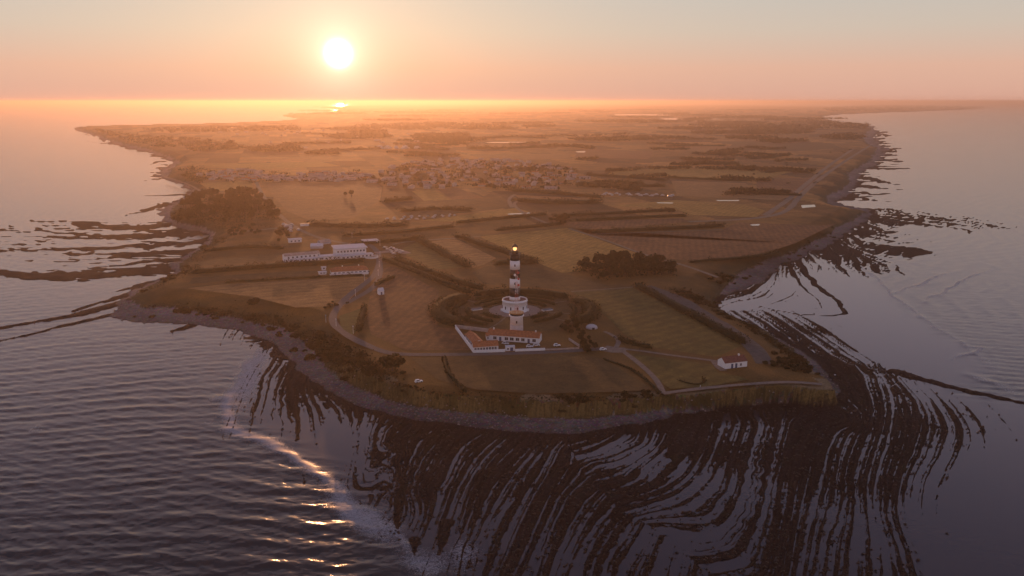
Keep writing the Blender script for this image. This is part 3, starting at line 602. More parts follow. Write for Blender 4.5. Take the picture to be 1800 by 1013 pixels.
# ------------------------------------------------------------------ fields, roads and paths
FZ = ZL + .05
for i, (m, p) in enumerate([
 ('field_gold', [(842,416),(997,401),(1140,453),(1090,456),(1014,477),(988,480),(945,462)]),
 ('field_brown', [(1010,402),(1040,413),(1268,406),(1296,391),(1440,397),(1470,393),(1398,428),(1330,450),(1215,459),(1148,452)]),
 ('field_dry', [(757,425),(800,419),(872,454),(850,466),(832,471)]), ('field_dark', [(872,458),(925,466),(1000,484),(1080,505),(1000,511),(930,505),(850,500),(830,480)]),
 ('field_green', [(1007,514),(1113,506),(1200,551),(1305,608),(1258,628),(1150,611),(1098,589),(1072,562),(1040,538)]),
 ('field_brown', [(672,472),(692,468),(772,512),(764,545),(770,575),(800,578),(828,616),(712,616),(652,588),(645,560),(650,520)]),
 ('field_dark', [(722,630),(830,626),(1028,622),(1060,632),(1095,652),(1150,686),(1070,690),(930,692),(835,685),(770,668)]),
 ('field_green', [(1108,622),(1252,641),(1262,655),(1300,662),(1316,668),(1240,680),(1178,684),(1132,650)]),
 ('field_dry', [(330,507),(395,500),(640,486),(652,490),(604,538),(520,541),(445,522),(380,514)]), ('field_dark', [(340,488),(500,478),(560,476),(560,483),(395,494),(330,500)]),
 ('field_dry', [(468,322),(655,318),(672,330),(668,352),(620,384),(545,388),(505,372),(480,345)]), ('lawn', [(596,556),(638,541),(630,580),(618,590),(600,580)]),
 ('field_gold', [(724,336),(762,333),(790,351),(745,353)]), ('field_brown', [(768,333),(805,331),(850,348),(795,351)]), ('field_dry', [(818,331),(842,330),(862,340),(850,345)]),
 ('field_gold', [(740,388),(905,366),(930,372),(800,390)]), ('field_dark', [(700,358),(880,345),(895,355),(890,366),(720,385)]), ('field_dry', [(905,343),(1045,349),(1048,353),(912,349)]),
 ('field_gold', [(1070,362),(1190,352),(1310,360),(1345,370),(1330,382),(1215,378),(1190,368)]), ('field_brown', [(980,391),(1200,384),(1210,390),(1050,404),(1010,400)]),
 ('field_dry', [(1180,318),(1310,322),(1330,336),(1390,345),(1370,352),(1190,344)]), ('field_gold', [(1240,292),(1400,300),(1330,318),(1180,311)]), ('field_brown', [(1330,314),(1440,312),(1420,330),(1400,340),(1330,336)]),
 ('field_gold', [(1080,302),(1180,294),(1230,298),(1170,312),(1050,310)]), ('field_dark', [(1290,250),(1460,252),(1480,260),(1400,266),(1280,262)]), ('field_dry', [(1180,252),(1280,256),(1270,268),(1160,264)]),
 ('field_brown', [(1020,262),(1150,266),(1140,280),(1010,276)]), ('field_dry', [(830,272),(1000,270),(1005,280),(850,282)]), ('field_gold', [(350,290),(560,284),(600,292),(420,299)]),
 ('field_gold', [(350,322),(440,319),(448,335),(370,336)]), ('field_dark', [(330,462),(500,445),(498,462),(340,476)]), ('field_green', [(700,440),(735,425),(815,470),(760,475)])]):
    sheet('field', p, m, FZ + .004 * (i % 7))
for p, w, m, nm in [
 ([(640,425),(664,440),(668,460),(660,484),(640,500),(610,522),(590,545),(583,560),(590,575),(612,591),(650,610),(690,624),(800,623.5),(900,622),(1000,618),(1040,614),(1060,614)],5.5,'asphalt','road'),
 ([(668,462),(668,488),(655,508),(628,523),(606,535)],5,'asphalt','road'), ([(450,320),(465,350),(500,388),(540,412),(590,426),(640,432)],6,'track','road'),
 ([(690,450),(740,478),(780,497),(818,511)],4,'track','path'), ([(1000,402),(1070,424),(1140,451),(1200,465),(1262,488)],4,'track','track'),
 ([(1530,256),(1490,280),(1440,315),(1405,345),(1385,373),(1340,383),(1290,387),(1210,390)],9,'track','track'), ([(1500,262),(1455,292),(1400,338),(1385,352),(1345,379)],9,'track','track'),
 ([(1058,612),(1105,614),(1180,625),(1262,635),(1275,640)],3,'pale_path','path'), ([(1090,614),(1125,640),(1155,668),(1166,692)],3.2,'pale_path','path'),
 ([(1165,692),(1230,683),(1320,675),(1390,671),(1445,676)],3.5,'pale_path','path'), ([(1255,634),(1262,645),(1272,652)],4,'pale_path','path'), ([(1082,612),(1090,600),(1075,588),(1062,583)],3,'pale_path','path'),
 ([(1135,503),(1190,523),(1250,560),(1300,590),(1330,615),(1345,640)],11,'gravel','track'), ([(290,311),(330,323),(356,338)],5,'track','road'), ([(900,365),(893,350),(905,342)],6,'track','track'),
 ([(912,352),(900,360),(925,378),(960,392)],5,'track','track'), ([(660,445),(700,440),(716,446)],10,'plaza','path'), ([(1060,612),(1085,617),(1100,616)],11,'pale_path','path'),
 ([(400,410),(500,400),(520,398)],6,'track','track'), ([(1113,505),(1060,509),(1004,513)],3,'track','path'),
 ([(1040,412),(1270,404)],3,'track','path'), ([(845,416),(720,424),(690,430)],4,'track','track')]:
    strip(nm, p, w, m, .10 + .004 * (len(p) % 5) + (.02 if m == 'pale_path' else 0))
for p in [[(892,376),(932,374),(930,376),(894,378)],[(795,250),(935,250),(934,251.2),(796,251.2)],[(1080,241),(1116,241),(1114,242.6),(1083,242.6)],[(1012,266.5),(1030,266.5),(1028,268),(1014,268)],
 [(952,259.5),(980,259.5),(978,260.8),(955,260.8)],[(1160,208),(1275,206),(1272,210),(1170,211)],[(1080,201),(1180,201),(1178,203.4),(1082,203)],[(1154,356),(1184,356.5),(1182,358),(1156,357.5)],[(1258,352),(1300,352),(1298,353.6),(1262,353.6)],[(1408,361),(1432,360),(1434,364),(1410,366)],[(1318,395),(1336,394),(1334,397),(1322,397)],[(1200,209),(1240,208),(1238,212),(1204,212)]]:
    sheet('pond', p, 'pond_water', FZ + .06)

# ------------------------------------------------------------------ lighthouse and its garden
lx, ly = P(905, 546)
LH = empty('lighthouse', (lx, ly, ZL), label='tall round lighthouse with black and white bands and lit lantern', category='lighthouse')
MB().lathe([(9.3, -.3), (9.1, .5), (8.9, .6), (8.9, 7.3), (9.2, 7.35), (9.2, 7.7), (8.9, 7.75), (8.9, 8.7), (8.5, 8.7), (8.5, 7.9)], 48).build('round_base', 'white_paint', LH, True)
MB().lathe([(8.5, 7.85), (8.5, 7.93)], 40).build('terrace', 'roof_brown', LH)
for i in range(12):
    a = 2 * math.pi * i / 12 + .2; c, s = math.cos(a), math.sin(a)
    w = MB(); w.box(-.06, .12, -.5, .5, 2.2, 4.4); o = w.build('window', 'glass', LH); o.location = (c * 8.85, s * 8.85, 0); o.rotation_euler = (0, 0, a)
for sx in (-1, 1): MB().box(sx * 9.0 - 1.1, sx * 9.0 + 1.1, -2.6, -.6, -.2, 1.6).build('buttress', 'white_paint', LH)
def tr(z): return 3.85 - .45 * (z - 8) / 32
for z0, z1, m in [(7.9, 10.7, 'white_paint'), (10.7, 17.1, 'black_paint'), (17.1, 23.8, 'white_paint'), (23.8, 30.3, 'black_paint'), (30.3, 36.7, 'white_paint'), (36.7, 40.4, 'black_paint')]:
    MB().lathe([(tr(z0), z0 + .002), (tr(z1), z1)], 40).build('band', m, LH, True)
for z in (14, 20.5, 27, 33.5):
    w = MB(); w.box(-.45, .45, -tr(z) - .08, -tr(z) + .3, z - .8, z + .8); w.build('window', 'glass', LH)
MB().lathe([(3.4, 40.4), (3.9, 41.0), (3.9, 41.3)], 40).build('gallery', 'black_paint', LH)
rl = MB()
for i in range(20): a = i * math.pi / 10; rl.bar((3.8 * math.cos(a), 3.8 * math.sin(a), 41.3), (3.8 * math.cos(a), 3.8 * math.sin(a), 42.4), .05)
for z in (41.8, 42.4):
    for i in range(20): a, b = i * math.pi / 10, (i + 1) * math.pi / 10; rl.bar((3.8 * math.cos(a), 3.8 * math.sin(a), z), (3.8 * math.cos(b), 3.8 * math.sin(b), z), .05)
rl.build('railing', 'dark_metal', LH)
MB().lathe([(2.5, 41.3), (2.5, 43.3), (2.2, 43.5)], 24).build('lantern_base', 'black_paint', LH)
MB().lathe([(1.95, 43.5), (1.95, 46.4)], 20).build('lantern_glass', 'lantern_glass', LH)
MB().lathe([(.5, 43.6), (1.15, 44.2), (1.35, 44.95), (1.15, 45.7), (.5, 46.2)], 20).build('lamp', 'lantern_light', LH, True)
mu = MB()
for i in range(10): a = i * math.pi / 5; mu.bar((2 * math.cos(a), 2 * math.sin(a), 43.5), (2 * math.cos(a), 2 * math.sin(a), 46.4), .07)
mu.build('glazing_bars', 'dark_metal', LH)
dm = MB().lathe([(2.3, 46.4), (2.1, 46.9), (1.5, 47.6), (.7, 48.1), (.3, 48.3)], 24).build('dome', 'black_paint', LH, True); MB().lathe([(.12, 48.2), (.3, 48.6), (.1, 48.9), (.06, 50.2)], 8).build('finial', 'dark_metal', dm)
# garden round the tower
def arc(r, a0, a1, n=24): return [(lx + r * math.cos(R(a)), ly + r * math.sin(R(a))) for a in np.linspace(a0, a1, n)]
sheet('garden_ground', arc(56, 0, 360, 60)[:-1], 'field_dark', FZ + .035, False)
bm_ = arc(18.5, 0, 360, 48)[:-1]; sheet('plaza', bm_, 'plaza', FZ + .07, False)
for j, a in enumerate((35, 75, 140, 165, 215, 250, 320, 345)): strip('path', [arc(18, a, a, 1)[0], arc(35, a + 2, a, 1)[0], arc(50, a, a, 1)[0]], 1.2, 'track', .15, False)
hn = ['western', 'north-western', 'northern', 'north-eastern', 'eastern', 'south-eastern']
hedge(arc(54, 128, 232), 17, 5.5, 'broad dark thicket curving round the left side of the lighthouse garden', False)
hedge(arc(54, 40, 126), 10, 4.5, 'long curved hedge behind the lighthouse at the back of its garden', False)
hedge(arc(55, -42, 38), 13, 5, 'curved thicket closing the right side of the lighthouse garden', False)
for r, a0, a1, lb in [(24, 100, 160, 'innermost clipped hedge left behind the lighthouse plaza'), (24, 20, 80, 'innermost clipped hedge right behind the lighthouse plaza'), (24, 200, 245, 'innermost clipped hedge left in front of the lighthouse plaza'), (24, 295, 340, 'innermost clipped hedge right in front of the lighthouse plaza'),
 (33, 100, 155, 'middle garden hedge arc left behind the lighthouse'), (33, 25, 85, 'middle garden hedge arc right behind the lighthouse'), (34, 170, 245, 'middle garden hedge arc sweeping round left of the lighthouse'), (34, 290, 345, 'middle garden hedge arc right of the small white tower'),
 (43, 145, 200, 'outer garden hedge arc at the left bed of the garden'), (43, 205, 245, 'outer garden hedge arc near the walled yard corner'), (43, 335, 380, 'outer garden hedge arc at the right bed of the garden'), (43, 45, 135, 'outer garden hedge arc directly behind the lighthouse')]:
    hedge(arc(r, a0, a1, 14), 4.0, 2.6, lb, False)
for cx_, cy_, s_, lb in [(1040, 577, 1.0, 'white domed canvas tent among the shrubs right of the lighthouse garden')]:
    x, y = P(cx_, cy_); T = empty('tent', (x, y, ZL), .2, label=lb, category='tent'); T.scale = (.85, .85, .7)
    MB().lathe([(4.6, 0), (4.5, 1.2), (3.9, 2.3), (2.4, 3.3), (.4, 3.9)], 20).build('canopy', 'canvas', T, True); MB().box(-1, 1, -4.75, -4.3, 0, 1.9).build('doorway', 'dark_metal', T)
for (a, b), lb in zip([((838, 545), (845, 549)), ((962, 546), (967, 549))], ['low white glazed garden frame left of the lighthouse plaza', 'low white glazed garden frame right of the lighthouse plaza']):
    x, y = P((a[0] if isinstance(a, tuple) else a), a[1]); G = empty('garden_frame', (x, y, ZL), .5, label=lb, category='frame'); MB().box(-4, 4, -1.5, 1.5, 0, .8).build('wall', 'white_paint', G)
    MB().add([(-4, -1.5, .81), (4, -1.5, .81), (4, 1.5, 1.3), (-4, 1.5, 1.3)], [(0, 1, 2, 3)]).build('pane', 'pond_water', G)

# small round tower with the lattice mast
qx, qy = P(908, 589)
ST = empty('signal_tower', (qx, qy, ZL), label='short white round tower with lattice mast behind the long tiled house', category='tower')
MB().lathe([(4.3, -.2), (4.2, 7.2)], 32).build('stone_base', 'old_render', ST, True); MB().lathe([(4.15, 7.2), (4.05, 12.2), (4.8, 13.0), (4.8, 13.4)], 32).build('shaft', 'white_paint', ST, True)
MB().lathe([(4.2, 13.4), (4.35, 14.7)], 32).build('lookout', 'glass', ST); MB().lathe([(4.6, 14.7), (4.7, 15.2), (4.4, 15.3)], 32).build('deck', 'brass_deck', ST)
for z in (3.0, 9.6): MB().box(-.45, .45, -4.35, -3.9, z - .8, z + .8).build('window', 'glass', ST)
mast = MB(); hb_ = 14
for i in range(hb_):
    z0, z1 = 15.3 + i * 1.95, 15.3 + (i + 1) * 1.95; w0, w1 = 1.15 - .045 * i, 1.15 - .045 * (i + 1)
    q0 = [(-w0, -w0, z0), (w0, -w0, z0), (w0, w0, z0), (-w0, w0, z0)]; q1 = [(-w1, -w1, z1), (w1, -w1, z1), (w1, w1, z1), (-w1, w1, z1)]
    seg = MB()
    for j in range(4): seg.bar(q0[j], q1[j], .10); seg.bar(q0[j], q1[(j + 1) % 4], .06); seg.bar(q1[j], q1[(j + 1) % 4], .06)
    seg.build('mast_section', 'red_paint' if i % 4 < 2 else 'white_paint', ST)
for z, dx in ((37, 1.2), (39.5, -1.1), (41, 1.0), (33, 1.2)):
    an = MB().lathe([(.75, 0), (.75, .5)], 14).build('antenna', 'red_paint' if dx > 0 else 'white_paint', ST); an.location = (dx, -.6, z); an.rotation_euler = (R(90), 0, 0)
for i in range(8): a = i * math.pi / 4; MB().bar((4.5 * math.cos(a), 4.5 * math.sin(a), 15.2), (4.7 * math.cos(a), 4.7 * math.sin(a), 18.4), .06).build('rod', 'white_paint', ST)

# ------------------------------------------------------------------ houses
def house(name, A, B, D, H, rh, label, wall='white_paint', roof='roof_tile', ops=(), cat='house', z=ZL, over=.35, chim=(), flat=False, hip=0.0):
    A, B = np.array(A), np.array(B); L = float(np.hypot(*(B - A))); rz = math.atan2(B[1] - A[1], B[0] - A[0])
    E = empty(name, (A[0], A[1], z), rz, label=label, category=cat)
    w = MB(); w.add([(0,0,-.3),(L,0,-.3),(L,D,-.3),(0,D,-.3),(0,0,H),(L,0,H),(L,D,H),(0,D,H)] + ([] if flat else [(hip, D/2, H+rh), (L-hip, D/2, H+rh)]),
                    [(0,1,5,4),(1,2,6,5),(2,3,7,6),(3,0,4,7)] + ([(4,5,6,7)] if flat else [(4,7,8),(5,9,6)])); w.build('wall', wall, E)
    r = MB(); o = over; t = .22
    if flat: r.box(-o, L + o, -o, D + o, H + .003, H + rh)
    else:
        dz = o * rh / (D / 2)
        for s_ in (0, 1):
            y0, y1 = (-o, D/2) if s_ == 0 else (D + o, D/2)
            v = [(-o, y0, H - dz + .05), (L + o, y0, H - dz + .05), (L + o - hip, y1, H + rh + .05), (-o + hip, y1, H + rh + .05)]
            v += [(a, b, c + t) for a, b, c in v]; r.add(v, [(0,1,2,3)[::(1 if s_ else -1)], (4,5,6,7)[::(-1 if s_ else 1)], (0,1,5,4), (1,2,6,5), (2,3,7,6), (3,0,4,7)])
        if hip:
            for a, b in ((-o, hip - o), (L + o, L + o - hip)): r.add([(a, -o, H), (a, D + o, H), (b, D/2, H + rh + .2)], [(0, 1, 2), (2, 1, 0)])
    rf = r.build('roof', roof, E)
    if not flat and not hip: MB().bar((-o, D/2, H + rh + .3), (L + o, D/2, H + rh + .3), .18, 6).build('ridge', roof, rf)
    for cxx in chim: MB().box(cxx - .4, cxx + .4, D/2 - .35, D/2 + .35, H + rh * .6, H + rh + 1.2).build('chimney', 'white_paint', rf)
    for kind, x, wd, z0, z1 in ops:
        f = MB(); f.box(x - wd/2 - .12, x + wd/2 + .12, -.05, .05, z0 - .1, z1 + .12); ff = f.build('door' if kind == 'd' else 'window', 'shutter' if kind == 'd' else 'old_render', E)
        MB().box(x - wd/2, x + wd/2, -.09, 0, z0, z1).build('panel' if kind == 'd' else 'pane', 'shutter' if kind == 'd' else 'glass', ff)
        if kind == 'w': MB().box(x - .05, x + .05, -.12, -.02, z0, z1).build('frame', 'white_paint', ff)
    return E
kA, kB = P(857, 598), P(947.5, 604.5); KL = math.hypot(kB[0]-kA[0], kB[1]-kA[1])
house('keepers_house', kA, kB, 8.5, 3.6, 2.4, 'long white house with orange tiled roof below the small round tower',
      ops=[('w', KL*.145, 2.0, .9, 2.7), ('d', KL*.25, 1.2, 0, 2.5), ('w', KL*.37, 2.0, .9, 2.7), ('w', KL*.475, 2.2, .9, 2.7), ('w', KL*.585, 2.0, .9, 2.7), ('w', KL*.69, 2.0, .9, 2.7), ('d', KL*.8, 1.2, 0, 2.5), ('w', KL*.905, 2.0, .9, 2.7)], chim=(3, KL - 3))
house('lean_to', P(855.5, 598.5), P(860, 598.3), 5, 2.8, 1.0, 'low white lean-to at the left end of the long house', ops=[('w', .8, .7, .9, 2.1)], cat='shed')
aA, aB = P(832.5, 618.6), P(876, 615.5); AL = math.hypot(aB[0]-aA[0], aB[1]-aA[1])
house('annex', aA, aB, 6.5, 2.9, 2.0, 'low white outbuilding with sunlit orange roof in the walled yard', ops=[('w', AL*(.08+.115*i), 1.1, .5, 2.2) for i in range(8)])
house('annex_wing', P(818, 596), P(833, 612.5), 6.5, 2.9, 2.2, 'orange roofed wing along the left yard wall', ops=[('w', 4, 1.2, .8, 2.2), ('w', 9, 1.2, .8, 2.2)])
house('gatehouse', P(889, 617.3), P(905, 616.8), 3.0, 2.4, .3, 'tiny flat roofed white gatehouse on the front yard wall', roof='roof_white', ops=[('d', 3.6, 1.6, 0, 2.0), ('w', 1.4, 1.0, .8, 1.8)], flat=True, over=.15, cat='hut')
hA, hB = P(1274, 649), P(1313, 644.5)
house('cottage', hA, hB, 7.5, 3.3, 2.3, 'lone white cottage with dark red roof near the eastern cliff', roof='roof_brown', ops=[('d', 4.7, 1.1, 0, 2.5), ('d', 7.3, 1.1, 0, 2.5), ('w', 10.3, 1.0, 1.0, 2.3)], chim=(11,), over=.15)
def wall(pts, h, label, m='white_paint', t=.5):
    g = PL(pts, ZL); b = MB(); W = empty('yard_wall', (g[0][0], g[0][1], ZL), label=label, category='wall')
    for i in range(len(g) - 1):
        d = g[i+1] - g[i]; l = np.hypot(*d); mm = MB(); mm.box(0, l, -t/2, t/2, -.3, h); o = mm.build('wall_length', m, W); cpg = MB(); cpg.box(-.1, l + .1, -t/2 - .08, t/2 + .08, h + .003, h + .15); c = cpg.build('coping', m, o)
        o.location = (g[i][0] - g[0][0], g[i][1] - g[0][1], 0); o.rotation_euler = (0, 0, math.atan2(d[1], d[0]))
wall([(800.5, 577.5), (832, 620)], 2.2, 'white yard wall running back on the left of the tiled outbuildings'); wall([(800.5, 577), (864, 585)], 2.2, 'pale yard wall behind the outbuildings leading to the long house', 'wall_stone')
wall([(832.5, 620.5), (888, 618.6)], 1.5, 'low white front wall between the outbuilding and the gatehouse'); wall([(905.5, 618), (958, 616)], 1.3, 'low white front wall right of the gatehouse'); wall([(958, 616), (1018, 613.5)], .7, 'very low stone kerb wall beside the road right of the yard', 'wall_stone')
wall([(1000, 598), (1018, 610)], 1.3, 'short stone garden wall slanting down to the road right of the long house', 'wall_stone')
# hotel and the other buildings by the car park
def long_block(A, B, D, H, label, n, roof='roof_white', name='hotel_building', rows=((1.0, 2.3),), rh=.5, over=.5, wall_='white_paint'):
    L = math.hypot(B[0]-A[0], B[1]-A[1]); return house(name, A, B, D, H, rh, label, wall=wall_, roof=roof, ops=[('w', L*(i+.7)/(n+.4), 1.5, a, b) for a, b in rows for i in range(n)], flat=True, over=over, cat='building')
house('hotel_wing', P(501, 461.5), P(563, 456), 10, 5.6, 1.6, 'long low white hotel wing with a row of small dark windows', roof='roof_pale', ops=[('w', 3.5 + 4.0*i, 1.4, 3.2, 4.7) for i in range(8)], cat='building')
long_block(P(500, 464), P(568, 458), 3, 2.6, 'narrow white terrace building along the front of the hotel wing', 10)
long_block(P(562, 458.5), P(600, 455.5), 9, 3.4, 'flat roofed white link building between the hotel wing and the main block', 5)
long_block(P(591, 453.5), P(644, 450), 20, 8.2, 'two storey hotel block with a wide pale flat roof', 9, rows=((1.2, 2.6), (4.8, 6.4)), over=1.4, rh=.6)
long_block(P(600, 457), P(656, 451.5), 6, 2.8, 'single storey white dining front below the main hotel block', 8)
x, y = P(653, 453); TC = empty('terrace', (x, y, ZL), label='round white walled terrace at the road end of the hotel', category='terrace'); MB().lathe([(6.5, 0), (6.5, 1.6), (6.2, 1.6), (6.2, .5)], 28).build('parapet', 'white_paint', TC); MB().lathe([(6.2, .45), (6.2, .5)], 24).build('floor', 'plaza', TC)
house('restaurant', P(583, 484.5), P(648, 480.5), 14, 3.0, 2.6, 'restaurant with broad orange tiled roof in front of the hotel', ops=[('w', 3+3.6*i, 1.8, .6, 2.2) for i in range(9)], cat='building', chim=(10, 24), hip=4)
long_block(P(580, 486), P(648, 482), 2.0, 1.5, 'white terrace wall along the front of the restaurant', 1, name='terrace_block', rh=.2, over=.1)
long_block(P(561, 483.5), P(574, 482.5), 4, 1.8, 'small flat white shed left of the restaurant', 2, name='shed'); long_block(P(566, 475.5), P(573, 475), 3, 2.4, 'tiny white roofed kiosk behind the small shed', 1, name='kiosk')
long_block(P(508, 427.5), P(530.5, 426), 6, 3.4, 'plain white storage shed on the meadow behind the hotel', 3, name='storage_shed'); long_block(P(640, 429.5), P(664, 428), 9, 3.0, 'low white roofed pavilion beside the car park', 4, name='pavilion', over=1.2)
house('marquee', P(546, 437.5), P(567, 437), 10, 2.4, 2.0, 'white ridge tent left behind the main hotel block', roof='roof_white', wall='canvas', cat='tent'); house('marquee', P(564, 430.5), P(582, 428.5), 9, 2.2, 2.0, 'smaller pale ridge tent farthest behind the hotel', roof='roof_pale', wall='canvas', cat='tent')
house('kiosk', P(666.5, 519), P(675.5, 518), 4.5, 3.0, 1.8, 'tiny white hut standing alone in the grass beside the road', roof='roof_white', ops=[('d', 2.0, 1.0, 0, 2.1)], cat='hut', over=.1); house('bus_shelter', P(528, 398), P(543, 397.5), 4, 2.6, .4, 'dark roofed shelter beside the track by the wood', roof='dark_metal', flat=True, cat='shelter')
# ------------------------------------------------------------------ vehicles
def car_mesh():
    b = MB(); b.add([(-2.2,-.9,.35),(2.2,-.9,.35),(2.2,.9,.35),(-2.2,.9,.35),(-2.25,-.92,.95),(2.15,-.92,.9),(2.15,.92,.9),(-2.25,.92,.95),(-1.9,-.78,1.0),(.9,-.78,1.0),(.9,.78,1.0),(-1.9,.78,1.0),(-1.6,-.7,1.75),(.2,-.7,1.75),(.2,.7,1.75),(-1.6,.7,1.75)],
      [(0,1,5,4),(1,2,6,5),(2,3,7,6),(3,0,4,7),(4,5,6,7),(8,9,13,12),(9,10,14,13),(10,11,15,14),(11,8,12,15),(12,13,14,15)])
    return b
def van(px, py, rz, label, s=1.0, mat='car_white', group=None):
    x, y = P(px, py); E = empty('parked_car', (x, y, ZL + .1), rz, label=label, category='car', group=group); E.scale = (s, s, s)
    car_mesh().build('body', mat, E); MB().box(-1.5, .25, -.80, .80, 1.15, 1.62).build('side_window', 'glass', E)
    MB().add([(.86,-.66,1.12),(.86,.66,1.12),(.32,.62,1.66),(.32,-.62,1.66)], [(0,1,2,3)]).build('windscreen', 'glass', E)
    for sx in (-1.35, 1.35):
        for sy in (-.85, .85):
            wm = MB().lathe([(.36, -.11), (.36, .11)], 12).build('wheel', 'tyre', E); wm.location = (sx, sy, .36); wm.rotation_euler = (R(90), 0, 0)
    return E
for px, py, rz, lb in [(888.5, 605.5, -.3, 'white car parked at the middle of the long house front'), (943, 608.5, .05, 'white car parked at the right end of the long house'), (838, 597, .3, 'pale car parked behind the tiled outbuilding'), (931, 611, .1, 'white car alone on the yard lawn near the front wall'),
 (979, 609, .2, 'white car parked on the roadside verge right of the yard'), (1060, 616, .4, 'white car parked on the pale crossroads'), (736, 672.5, .5, 'white car parked on the cliff top left of the sandy hollow')]: van(px, py, rz, lb, .95)
crm = car_mesh().build('tmp', 'car_far'); crd = crm.data; bpy.data.objects.remove(crm)
def far_cars(spots, label, group, s=1.6):
    for x, y in spots: single('parked_car', crd, x, y, s, label, 'car', group, ZL + .2)
far_cars(scatter_px([(668,386),(720,381),(800,378),(806,380),(730,388)], 26, 9, 3), 'white vehicle in the long distant car park beyond the hotel', 'vehicles in the distant car park', 1.05)
far_cars(scatter_px([(676,436),(694,436),(712,446),(690,448)], 12, 6, 4), 'white car parked beside the hotel roundabout', 'cars beside the hotel roundabout', 1.0)
far_cars(scatter_px([(1055,341),(1190,344.5),(1190,347),(1055,344)], 20, 12, 5), 'pale caravan in the far roadside row between hedges', 'far caravan row', 1.7); far_cars(scatter_px([(498,396),(510,394),(528,408),(512,410)], 9, 9, 6), 'white camper van in the field behind the storage shed', 'camper vans behind the hotel', 1.6)
far_cars(scatter_px([(660,262),(745,260),(746,262.5),(662,264)], 8, 22, 8), 'bright roofed farm tunnel beyond the village', 'farm tunnels beyond the village', 5.5)
# street lamps along the access road
for px, py, lb in [(668,432,'street lamp nearest the white pavilion'),(668,452,'street lamp beside the hotel terrace'),(667,470,'street lamp on the road opposite the restaurant'),(641,494,'street lamp on the road island, upper one'),(625,521,'street lamp on the road island, lower one'),(665,485,'street lamp where the road loop begins'),(591,574,'street lamp at the outer bend of the road'),(621,587,'street lamp at the lower end of the small lawn'),(573,567,'street lamp on the sandy verge above the boulder beach'),(619,418,'street lamp behind the main hotel block')]:
    x, y = P(px, py); E = empty('street_lamp', (x, y, ZL), 0, label=lb, category='lamp', group='street lamps along the access road'); MB().lathe([(.12, 0), (.08, 4.6)], 8).build('post', 'white_paint', E); MB().lathe([(.1, 4.6), (.38, 4.8), (.42, 5.1), (.2, 5.35)], 10).build('head', 'roof_white', E, True)
